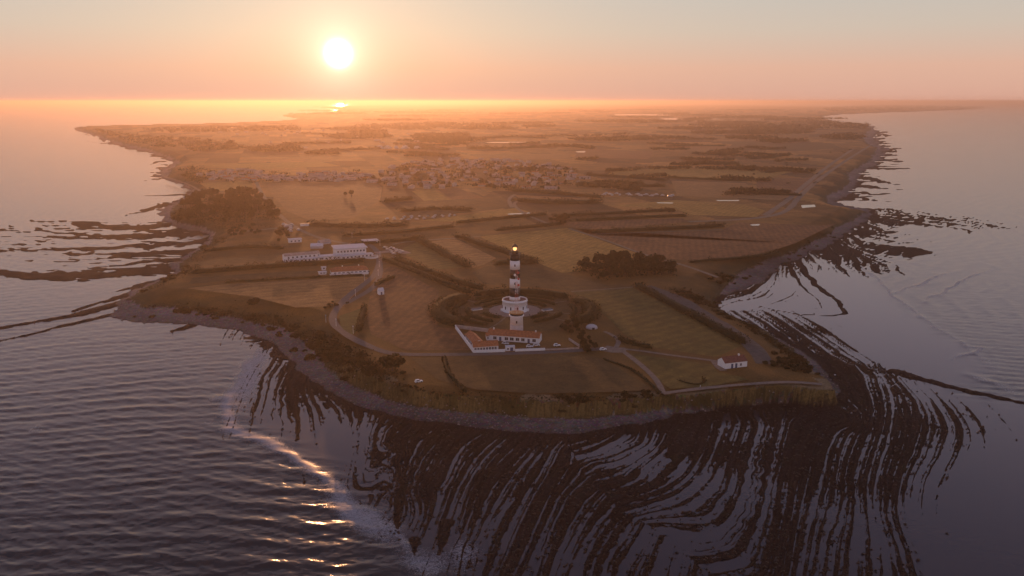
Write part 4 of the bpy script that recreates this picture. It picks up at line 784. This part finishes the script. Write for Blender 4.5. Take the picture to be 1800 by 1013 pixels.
# ------------------------------------------------------------------ hedges
for p, w, h, lb in [
 ([(732,420),(780,446),(826,471)],11,4,'thick diagonal hedge left of the narrow gold field'), ([(800,415),(865,436),(946,464)],11,4,'thick diagonal hedge right of the narrow gold field'), ([(866,466),(905,463),(946,462)],10,5,'short bushy hedge just left behind the lighthouse lantern'),
 ([(1118,502),(1200,546),(1311,606)],8,4,'long diagonal hedge right of the green field beside the gravel track'), ([(1040,409),(1160,404),(1275,398)],12,4.5,'straight dark hedge along the top of the large brown field'), ([(970,381),(1080,376),(1188,370)],12,4,'highest of three long parallel hedges behind the gold field'),
 ([(1000,389),(1110,384),(1208,380)],9,4,'middle of three long parallel hedges behind the gold field'), ([(870,406),(930,400),(990,394)],10,4,'hedge on the far edge of the gold field behind the lighthouse'), ([(905,352),(960,358),(1060,357)],26,6,'very thick hedge in front of the far caravan row'),
 ([(800,393),(890,384),(962,378)],9,4,'thin hedge along the pond strip behind the gold field'), ([(672,456),(740,481),(800,508),(830,516)],8,3.5,'ragged hedge on the near side of the diagonal garden path'), ([(694,455),(760,482),(850,510)],9,4,'ragged hedge on the far side of the diagonal garden path'),
 ([(641,541),(636,560),(630,584)],5,3,'short hedge on the right edge of the small lawn'), ([(658,503),(675,495),(694,487)],4,3,'short slanting hedge above the tiny white hut'), ([(330,481),(420,474),(500,468),(640,460)],13,4.5,'long dark hedge between the hotel and the restaurant meadow'),
 ([(395,497),(500,491),(640,484)],3,1.8,'thin low hedge line across the meadow below the restaurant'), ([(365,442),(440,434),(500,438)],9,3.5,'bushy hedge left of the hotel wing'), ([(620,432),(690,424),(745,420)],10,4,'hedge behind the hotel pavilion running to the right'), ([(540,395),(620,400),(720,396)],22,5,'broad dark scrub strip between the wood and the distant car park'),
 ([(600,415),(700,410),(800,398)],12,4,'hedge line below the distant car park'), ([(672,356),(700,353),(726,350)],16,5,'short thick hedge left of the striped plots'), ([(700,372),(780,366),(830,372)],22,4,'low dark scrub in the middle of the dark field'), ([(900,336),(980,341),(1058,348)],16,5,'hedge line under the right end of the village'),
 ([(1028,308),(1100,312),(1172,318)],20,5,'hedge on the far fields right of the village, upper one'), ([(1010,322),(1090,328),(1170,328)],14,5,'hedge on the far fields right of the village, lower one'), ([(1190,290),(1240,285),(1300,290)],16,5,'short far hedge above the dry fields'),
 ([(1170,312),(1240,316),(1322,319)],12,4,'long thin hedge across the dry fields'), ([(1345,304),(1380,300),(1425,305)],20,5,'dark bushy strip in the fields left of the coastal track'), ([(1325,340),(1365,343),(1410,344)],10,4,'hedge reaching the coastal track'),
 ([(1250,272),(1275,270),(1300,268)],24,5,'slanting far copse hedge in the dry plain'), ([(1315,280),(1350,278),(1388,272)],18,5,'broken hedge in the plain left of the coastal track'), ([(1190,246),(1230,245),(1258,246)],30,6,'wide far hedge block in the plain'), ([(1170,258),(1220,257),(1275,257)],16,5,'thin far hedge below the wide hedge block'),
 ([(1210,462),(1270,457),(1330,452),(1370,443)],5,2.5,'low scrub line on the lower edge of the large brown field'), ([(1085,594),(1110,606),(1148,612)],6,2.5,'low hedge at the lower left corner of the green field'), ([(780,628),(785,650),(800,672),(820,690)],3,1.6,'thin line of scrub crossing the front meadow'), ([(1060,632),(1110,648),(1150,680),(1160,692)],2.5,1.2,'low hedge bank beside the pale path on the front meadow'),
 ([(1190,668),(1222,678),(1240,672),(1236,664)],2,.9,'low curved bank in the small meadow left of the cottage'), ([(820,262),(900,262),(1000,256),(1040,262)],30,8,'long thick wood strip directly beyond the village'), ([(820,246),(900,240),(960,244)],26,7,'far tree strip beyond the long bright pond'), ([(540,268),(600,264),(680,262)],26,6,'far tree strip left of the farm tunnels')]:
    hedge(p, w, h, lb)
# ------------------------------------------------------------------ trees and scrub
tree(*P(690, 652), 1.55, 'big dark round tree alone beside the road bend', kind=2); tree(*P(446, 533), 1.2, 'dark tree on the bank above the left bay', kind=2); tree(*P(1155, 462), 1.25, 'taller tree at the right end of the dark grove', kind=1); tree(*P(618, 346), 1.6, 'lone tree in the big dry field, taller one'); tree(*P(607, 345), 1.3, 'lone tree in the big dry field, shorter one')
tree(*P(1180, 377), 1.4, 'rounded tree ending the topmost of three parallel hedges', kind=0)
for x, y in scatter_px([(1010,478),(1050,462),(1075,452),(1150,458),(1188,472),(1180,484),(1060,492)], 56, 6.0, 11): tree(x, y, RNG.uniform(1.15, 1.6), 'dark tree in the dense grove on the right of the gold field', 'trees of the dense grove')
for x, y in scatter_px([(306,384),(320,362),(350,345),(430,338),(460,352),(495,380),(490,388),(400,394)], 92, 9, 12): tree(x, y, RNG.uniform(1.6, 2.3), 'tree in the dark wood above the left coast', 'trees of the left coastal wood')
for x, y in scatter_px([(390,405),(440,398),(470,412),(400,420)], 16, 8, 13): tree(x, y, RNG.uniform(.7, 1.0), 'small tree in the thicket below the coastal wood', 'trees below the coastal wood')
for x, y in scatter_px([(480,412),(500,405),(512,420),(490,428)], 7, 7, 14): tree(x, y, RNG.uniform(.8, 1.1), 'small tree beside the camper vans', 'trees beside the camper vans')
for x, y in scatter_px([(965,392),(1000,378),(1002,392),(990,396)], 9, 9, 15): tree(x, y, 1.1, 'tree in the clump at the corner of the gold field', 'trees at the gold field corner')
for x, y in scatter_px([(1010,568),(1030,590),(1050,615),(1035,625),(1010,595),(985,580)], 26, 4.5, 16): tree(x, y, RNG.uniform(.5, .85), 'tree in the thicket between the long house and the pale crossroads', 'trees right of the long house')
for x, y in scatter_px([(1340,640),(1380,628),(1420,640),(1440,655),(1400,655)], 20, 4.5, 17): single('shrub', SHRUBS[int(RNG.integers(0, 3))], x, y, RNG.uniform(1.0, 1.7), 'dark shrub in the thicket right of the lone cottage', 'shrub', 'shrubs right of the cottage')
def along(pts, n, spread, s0, s1, label, group, seed, z=9):
    g = resample(PL(pts, z), 2.0); r = np.random.default_rng(seed)
    for _ in range(n):
        a = g[r.integers(0, len(g))] + r.normal(0, spread, 2); single('shrub', SHRUBS[int(r.integers(0, 3))], a[0], a[1], r.uniform(s0, s1), label, 'shrub', group)
along([(262,536),(320,530),(400,540),(470,550),(530,572)], 52, 5, .8, 1.7, 'dark scrub bush on the bank above the left bay beach', 'scrub above the left bay', 21)
along([(535,578),(570,603),(610,630),(650,650),(668,662)], 58, 5.5, .9, 1.9, 'dark scrub bush on the slope above the boulder beach', 'scrub above the boulder beach', 22)
along([(690,676),(760,692),(830,696),(900,700)], 16, 2, .5, .9, 'small tuft of scrub on the rim of the front cliff', 'scrub on the front cliff rim', 23)
along([(985,703),(1000,703),(1030,704)], 12, 2.2, .9, 1.5, 'dark bush in the clump overhanging the middle of the front cliff', 'bushes at the middle of the front cliff', 24); along([(1085,698),(1140,696)], 10, 2, .8, 1.3, 'bush on the cliff rim below the pale path junction', 'bushes below the path junction', 25)
along([(1262,540),(1300,562),(1350,585),(1390,615),(1420,645)], 40, 4, .7, 1.4, 'low scrub bush on the eastern bank above the rock shelf', 'scrub on the eastern bank', 26); along([(1195,512),(1230,528),(1262,520)], 26, 6, .9, 1.6, 'dark scrub bush between the gravel track and the eastern beach head', 'scrub at the eastern beach head', 27)
along([(1270,498),(1330,458),(1400,434),(1480,392)], 26, 4, .6, 1.3, 'low scrub bush along the top of the grey eastern beach', 'scrub above the grey eastern beach', 28); along([(1255,488),(1270,480),(1290,476)], 14, 5, 1, 1.7, 'dark bush in the clump at the end of the pale track', 'bushes at the track end', 29)
along([(265,505),(320,478),(345,446),(380,420),(350,398)], 26, 6, .8, 1.7, 'dark scrub bush along the left shore meadow', 'scrub along the left shore', 30); along([(655,500),(690,490)], 8, 3, .7, 1.1, 'small bush near the tiny white hut', 'bushes near the white hut', 31); along([(575,545),(590,538),(610,535)], 9, 3, .7, 1.2, 'bush beside the outer side of the road loop', 'bushes by the road loop', 32)
sc_v, sc_f, sc_n = [], [], 0
for pts, n_, sp_ in [([(250,528),(320,530),(400,541),(470,551),(530,573)],1500,5.5),([(535,578),(570,603),(610,630),(650,650),(675,666)],1900,6),([(1262,540),(1300,562),(1350,585),(1390,615),(1420,645)],900,4),([(265,505),(320,478),(345,446),(380,420),(350,398)],800,7),([(690,676),(760,692),(900,701),(1060,702),(1160,696)],420,1.6),([(1195,512),(1230,528),(1262,520)],400,6),([(330,390),(400,396),(470,400)],500,10),([(1270,498),(1330,458),(1400,434),(1480,392)],500,3.5)]:
    g_ = resample(PL(pts, 9), 2.0); r_ = np.random.default_rng(n_); q_ = g_[r_.integers(0, len(g_), n_)] + r_.normal(0, sp_, (n_, 2)); zq_ = np.array([gz(a, b) for a, b in q_]); ok_ = zq_ > 2.4
    v_, f_ = quads(np.c_[q_, zq_ + r_.uniform(.1, 1.1, n_)][ok_], .75, r_); sc_v.append(v_); sc_f.append(f_ + sc_n); sc_n += len(v_)
link('scrub_cover', mesh_np('scrub_cover', np.vstack(sc_v), np.vstack(sc_f), 'leaf_dry'), kind='stuff', label='low brown scrub covering the banks above the shore', category='scrub')
# loose boulders on the beach and the rock shelf: nobody could count these
br = np.random.default_rng(77); cand = np.where((Y < 620) & (Z > -.05) & (sl < -1) & (((ss > 0) & (br.random(N) < .075)) | ((ss <= 0) & (br.random(N) < .05))))[0]
oct_v = np.array([(1,0,0),(0,1,0),(-1,0,0),(0,-1,0),(0,0,.8),(0,0,-.6)], float); oct_f = np.array([(0,1,4),(1,2,4),(2,3,4),(3,0,4),(1,0,5),(2,1,5),(3,2,5),(0,3,5)])
def boulders(name, ids, s0, s1, mat, label):
    n_ = len(ids); sc2 = br.uniform(s0, s1, (n_, 1, 1)) * br.uniform(.6, 1.3, (n_, 6, 3)); an = br.uniform(0, 6.28, n_); c_, s_ = np.cos(an)[:, None], np.sin(an)[:, None]
    o_ = oct_v[None] * sc2; xr, yr = o_[..., 0] * c_ - o_[..., 1] * s_, o_[..., 0] * s_ + o_[..., 1] * c_
    V_ = np.stack([xr + X[ids][:, None] + br.normal(0, .5, (n_, 1)), yr + Y[ids][:, None] + br.normal(0, .5, (n_, 1)), o_[..., 2] + Z[ids][:, None] + .1], -1).reshape(-1, 3)
    F_ = (oct_f[None] + 6 * np.arange(n_)[:, None, None]).reshape(-1, 3); link(name, mesh_np(name, V_, F_, mat), kind='stuff', label=label, category='boulders')
m_plain('boulder_pale', (.20, .165, .16), .85, .4, .5); m_plain('boulder_dark', (.030, .022, .019), .7, .6, .4)
boulders('beach_boulders', cand[ss[cand] > 0], .25, .85, 'boulder_pale', 'pale loose boulders strewn over the shingle beach'); boulders('shelf_boulders', cand[ss[cand] <= 0], .25, .8, 'boulder_dark', 'dark weedy boulders strewn over the rock shelf')
print('BOULDERS', len(cand))
# village
def vhouse(L, W, H, rh, seed):
    m = MB(); m.add([(-L,-W,-.3),(L,-W,-.3),(L,W,-.3),(-L,W,-.3),(-L,-W,H),(L,-W,H),(L,W,H),(-L,W,H),(-L,0,H+rh),(L,0,H+rh)], [(0,1,5,4),(1,2,6,5),(2,3,7,6),(3,0,4,7),(4,7,8),(5,9,6)])
    n = len(m.f); o = .4; dz = o * rh / W
    m.add([(-L-o,-W-o,H-dz+.1),(L+o,-W-o,H-dz+.1),(L+o,0,H+rh+.1),(-L-o,0,H+rh+.1),(-L-o,W+o,H-dz+.1),(L+o,W+o,H-dz+.1)], [(0,1,2,3),(3,2,5,4)]); n2 = len(m.f)
    for x in (-L*.55, 0, L*.55): m.box(x - .5, x + .5, -W - .06, -W + .05, .9, 2.2)
    ob = m.build('tmp', 'village_wall'); me = ob.data; bpy.data.objects.remove(ob); me.materials.append(MATS['village_roof' if seed % 3 else 'roof_tile']); me.materials.append(MATS['glass'])
    for i, p in enumerate(me.polygons): p.material_index = 1 if n <= i < n2 else (2 if i >= n2 else 0)
    return me
VH = [vhouse(6, 4, 3, 1.8, 1), vhouse(8, 4.5, 3.2, 2, 2), vhouse(5, 4, 5.2, 1.8, 4), vhouse(7, 4, 3, 1.7, 3), vhouse(11, 5, 3.4, 2, 5)]
def village(poly, n, gap, seed, label, group):
    g = np.random.default_rng(seed)
    for x, y in scatter_px(poly, n, gap, seed):
        o = link('house', VH[int(g.integers(0, 5))], label=label, category='house', group=group); o.location = (x, y, ZL); o.rotation_euler = (0, 0, g.choice([0.15, -.2, 1.6, .4]) + g.normal(0, .1))
village([(640,321),(660,300),(730,284),(800,278),(900,281),(1000,295),(1035,318),(985,334),(880,330),(800,330),(730,336),(690,331)], 150, 23, 41, 'small white house in the large village across the middle of the plain', 'houses of the large village')
village([(340,312),(380,302),(430,300),(470,306),(480,317),(400,319)], 34, 14, 42, 'small white house in the hamlet behind the left coastal wood', 'houses of the coastal hamlet'); village([(470,312),(560,304),(655,308),(650,319),(560,319),(480,319)], 50, 14, 43, 'small white house in the row above the big dry field', 'houses above the big dry field')
village([(380,232),(560,226),(760,238),(720,256),(500,262),(420,250)], 36, 60, 44, 'tiny house of the far settlement below the sun', 'houses of the far settlement')
def vtrees(poly, n, gap, seed, label, group, s0=.8, s1=1.4):
    g = np.random.default_rng(seed)
    for x, y in scatter_px(poly, n, gap, seed): single('tree', FARTREE[int(g.integers(0, 3))], x, y, g.uniform(s0, s1), label, 'tree', group, ZL)
vtrees([(640,318),(690,298),(740,284),(800,282),(900,286),(1010,298),(1030,318),(980,334),(880,331),(800,330),(730,336),(690,330)], 84, 15, 51, 'round tree among the houses of the large village', 'trees of the large village')
# far woods: nobody could count these
def woods(name, items, seed):
    r = np.random.default_rng(seed); VS = []; FS = []; n = 0
    for poly, cnt, h, sz in items:
        for x, y in (lambda w: [q for q in r.uniform(w.min(0), w.max(0), (cnt * 3, 2)) if inside(q[:1], q[1:], w)[0]][:cnt])(PL(poly, ZL)):
            kq = 14; d = r.normal(size=(kq, 3)) * [h * .55, h * .55, h * .32]; d[:, 2] = np.abs(d[:, 2]) + h * .25; v, f = quads(np.array([x, y, ZL]) + d, sz, r); VS.append(v); FS.append(f + n); n += len(v)
    link(name, mesh_np(name, np.vstack(VS), np.vstack(FS), 'leaf'), kind='stuff', label='dark woods and tree belts far out on the plain', category='woods')
it = [([(1012,480),(1050,464),(1075,455),(1150,458),(1186,472),(1180,486),(1060,493)],150,5.5,.9), ([(308,386),(322,364),(352,348),(430,342),(458,354),(492,381),(486,389),(400,395)],230,7,1.2), ([(320,318),(360,300),(430,296),(490,304),(640,300),(655,320),(480,322),(380,325)],95,6,1.7), ([(640,318),(690,298),(740,284),(800,282),(900,286),(1010,298),(1030,318),(980,334),(880,331),(800,330),(730,336),(690,330)],260,6,1.7), ([(310,300),(350,292),(380,308),(350,325),(330,320)],70,6,1.6), ([(860,325),(900,330),(940,334),(920,340),(870,334)],30,6,1.5), ([(1270,300),(1500,262),(1480,330),(1300,360)],40,4,1.4), ([(1290,232),(1330,222),(1440,222),(1420,236),(1330,238)],330,13,4.5), ([(1440,240),(1500,236),(1520,242),(1500,247),(1450,246)],120,11,3.5), ([(1330,220),(1430,212),(1530,220),(1520,228),(1400,226)],260,13,4.5), ([(1440,190),(1560,185),(1735,189),(1690,191),(1560,194.5),(1460,198)],900,24,12),
 ([(165,228),(240,238),(340,244),(420,250),(410,256),(280,260),(220,250)],520,9,3.6), ([(250,228),(330,224),(520,222),(530,230),(300,234)],300,9,4.5), ([(330,262),(420,256),(430,262),(350,268)],70,9,3.2), ([(430,262),(520,256),(540,266),(450,270)],110,10,3.4), ([(1000,214),(1100,212),(1260,214),(1120,217)],240,12,5.5),
 ([(560,240),(670,232),(690,242),(600,246)],170,10,4), ([(720,240),(820,234),(830,244),(740,250)],150,10,4), ([(600,222),(760,216),(900,220),(880,226),(640,228)],300,11,5), ([(1240,268),(1310,262),(1300,270),(1250,275)],50,8,3)]
for i in range(46):
    cx_ = RNG.uniform(560, 1430); cy_ = 188 + 62 * RNG.uniform(0, 1) ** 1.3; w_2 = RNG.uniform(25, 90); h_2 = .6 + (cy_ - 186) * .035
    it.append(([(cx_-w_2, cy_), (cx_, cy_-h_2), (cx_+w_2, cy_-h_2*.3), (cx_, cy_+h_2)], int(40 + w_2 * .9), 11, 3.2 + 700 / (cy_ - 178) * .12))
for i in range(54):
    cx_ = RNG.uniform(540, 1440); cy_ = RNG.uniform(222, 300 if 620 < cx_ < 1020 else 345); w_2 = RNG.uniform(18, 60); h_2 = .5 + (cy_ - 200) * .012; tl = RNG.uniform(-.06, .06) * w_2
    if cy_ > 280 and cx_ < 700: continue
    it.append(([(cx_-w_2, cy_-tl-h_2), (cx_+w_2, cy_+tl-h_2), (cx_+w_2, cy_+tl+h_2), (cx_-w_2, cy_-tl+h_2)], int(w_2 * 1.5), 5.5, 1.5 + (345 - cy_) * .012))
woods('far_woods', it, 61)
for gname, lab in [('houses of the large village', 'small white house of the large village'), ('trees of the large village', 'round tree of the large village'), ('trees of the left coastal wood', 'tree of the left coastal wood'),
 ('trees of the dense grove', 'tree of the dark grove right of the gold field'), ('scrub above the boulder beach', 'dark bush above the boulder beach'), ('scrub above the left bay', 'dark bush above the left bay beach'), ('houses above the big dry field', 'white house above the big dry field'),
 ('houses of the far settlement', 'tiny house of the settlement below the sun'), ('houses of the coastal hamlet', 'white house of the hamlet behind the coastal wood'), ('scrub on the eastern bank', 'low bush on the eastern bank'), ('vehicles in the distant car park', 'vehicle in the distant car park'), ('trees right of the long house', 'tree in the thicket right of the long house')]: zoned(gname, lab)
# ------------------------------------------------------------------ two walkers
def person(px, py, rz, label, top):
    x, y = P(px, py); z = gz(x, y) + .12; me = bpy.data.meshes.new('body'); J = [(0,0,.95),(0,0,1.25),(0,0,1.48),(0,0,1.56),(0,.02,1.70),(.10,0,.9),(.11,.14,.5),(.11,.05,.06),(.11,.2,.03),(-.10,0,.9),(-.11,-.1,.5),(-.11,-.3,.08),(-.11,-.16,.03),(.2,0,1.42),(.25,-.05,1.14),(.24,.08,.9),(-.2,0,1.42),(-.25,.06,1.14),(-.24,.2,.92)]
    Ed = [(0,1),(1,2),(2,3),(3,4),(0,5),(5,6),(6,7),(7,8),(0,9),(9,10),(10,11),(11,12),(2,13),(13,14),(14,15),(2,16),(16,17),(17,18)]; Rr = [.15,.14,.15,.06,.11,.1,.07,.05,.045,.1,.07,.05,.045,.075,.05,.04,.075,.05,.04]
    me.from_pydata(J, Ed, []); o = link('person', me, label=label, category='person'); o.location = (x, y, z); o.rotation_euler = (0, 0, rz); md = o.modifiers.new('s', 'SKIN')
    for v, r in zip(me.skin_vertices[0].data, Rr): v.radius = (r, r)
    me.skin_vertices[0].data[0].use_root = True; o.modifiers.new('d', 'SUBSURF').levels = 1; me.materials.append(MATS[top])
person(1231, 681, .8, 'person in pale clothes walking on the cliff-top path', 'cloth'); person(1124, 617, 1.6, 'person in dark clothes walking on the pale path to the cottage', 'cloth_dark')

# ------------------------------------------------------------------ evening haze over land and sea
hb = bmesh.new(); bmesh.ops.create_cube(hb, size=1.0)
hme = bpy.data.meshes.new('haze'); hb.to_mesh(hme); hb.free()
hz = link('haze', hme, kind='stuff'); hz.scale = (130000, 64000, 172); hz.location = (0, 31000, 83)
hm = bpy.data.materials.new('haze'); hm.use_nodes = True; ht = hm.node_tree; ht.nodes.clear()
hv = ht.nodes.new('ShaderNodeVolumePrincipled'); hv.inputs['Color'].default_value = (.98, .76, .60, 1)
hv.inputs['Density'].default_value = 0.85e-4; hv.inputs['Anisotropy'].default_value = .66
ho = ht.nodes.new('ShaderNodeOutputMaterial'); ht.links.new(hv.outputs[0], ho.inputs['Volume']); hme.materials.append(hm)
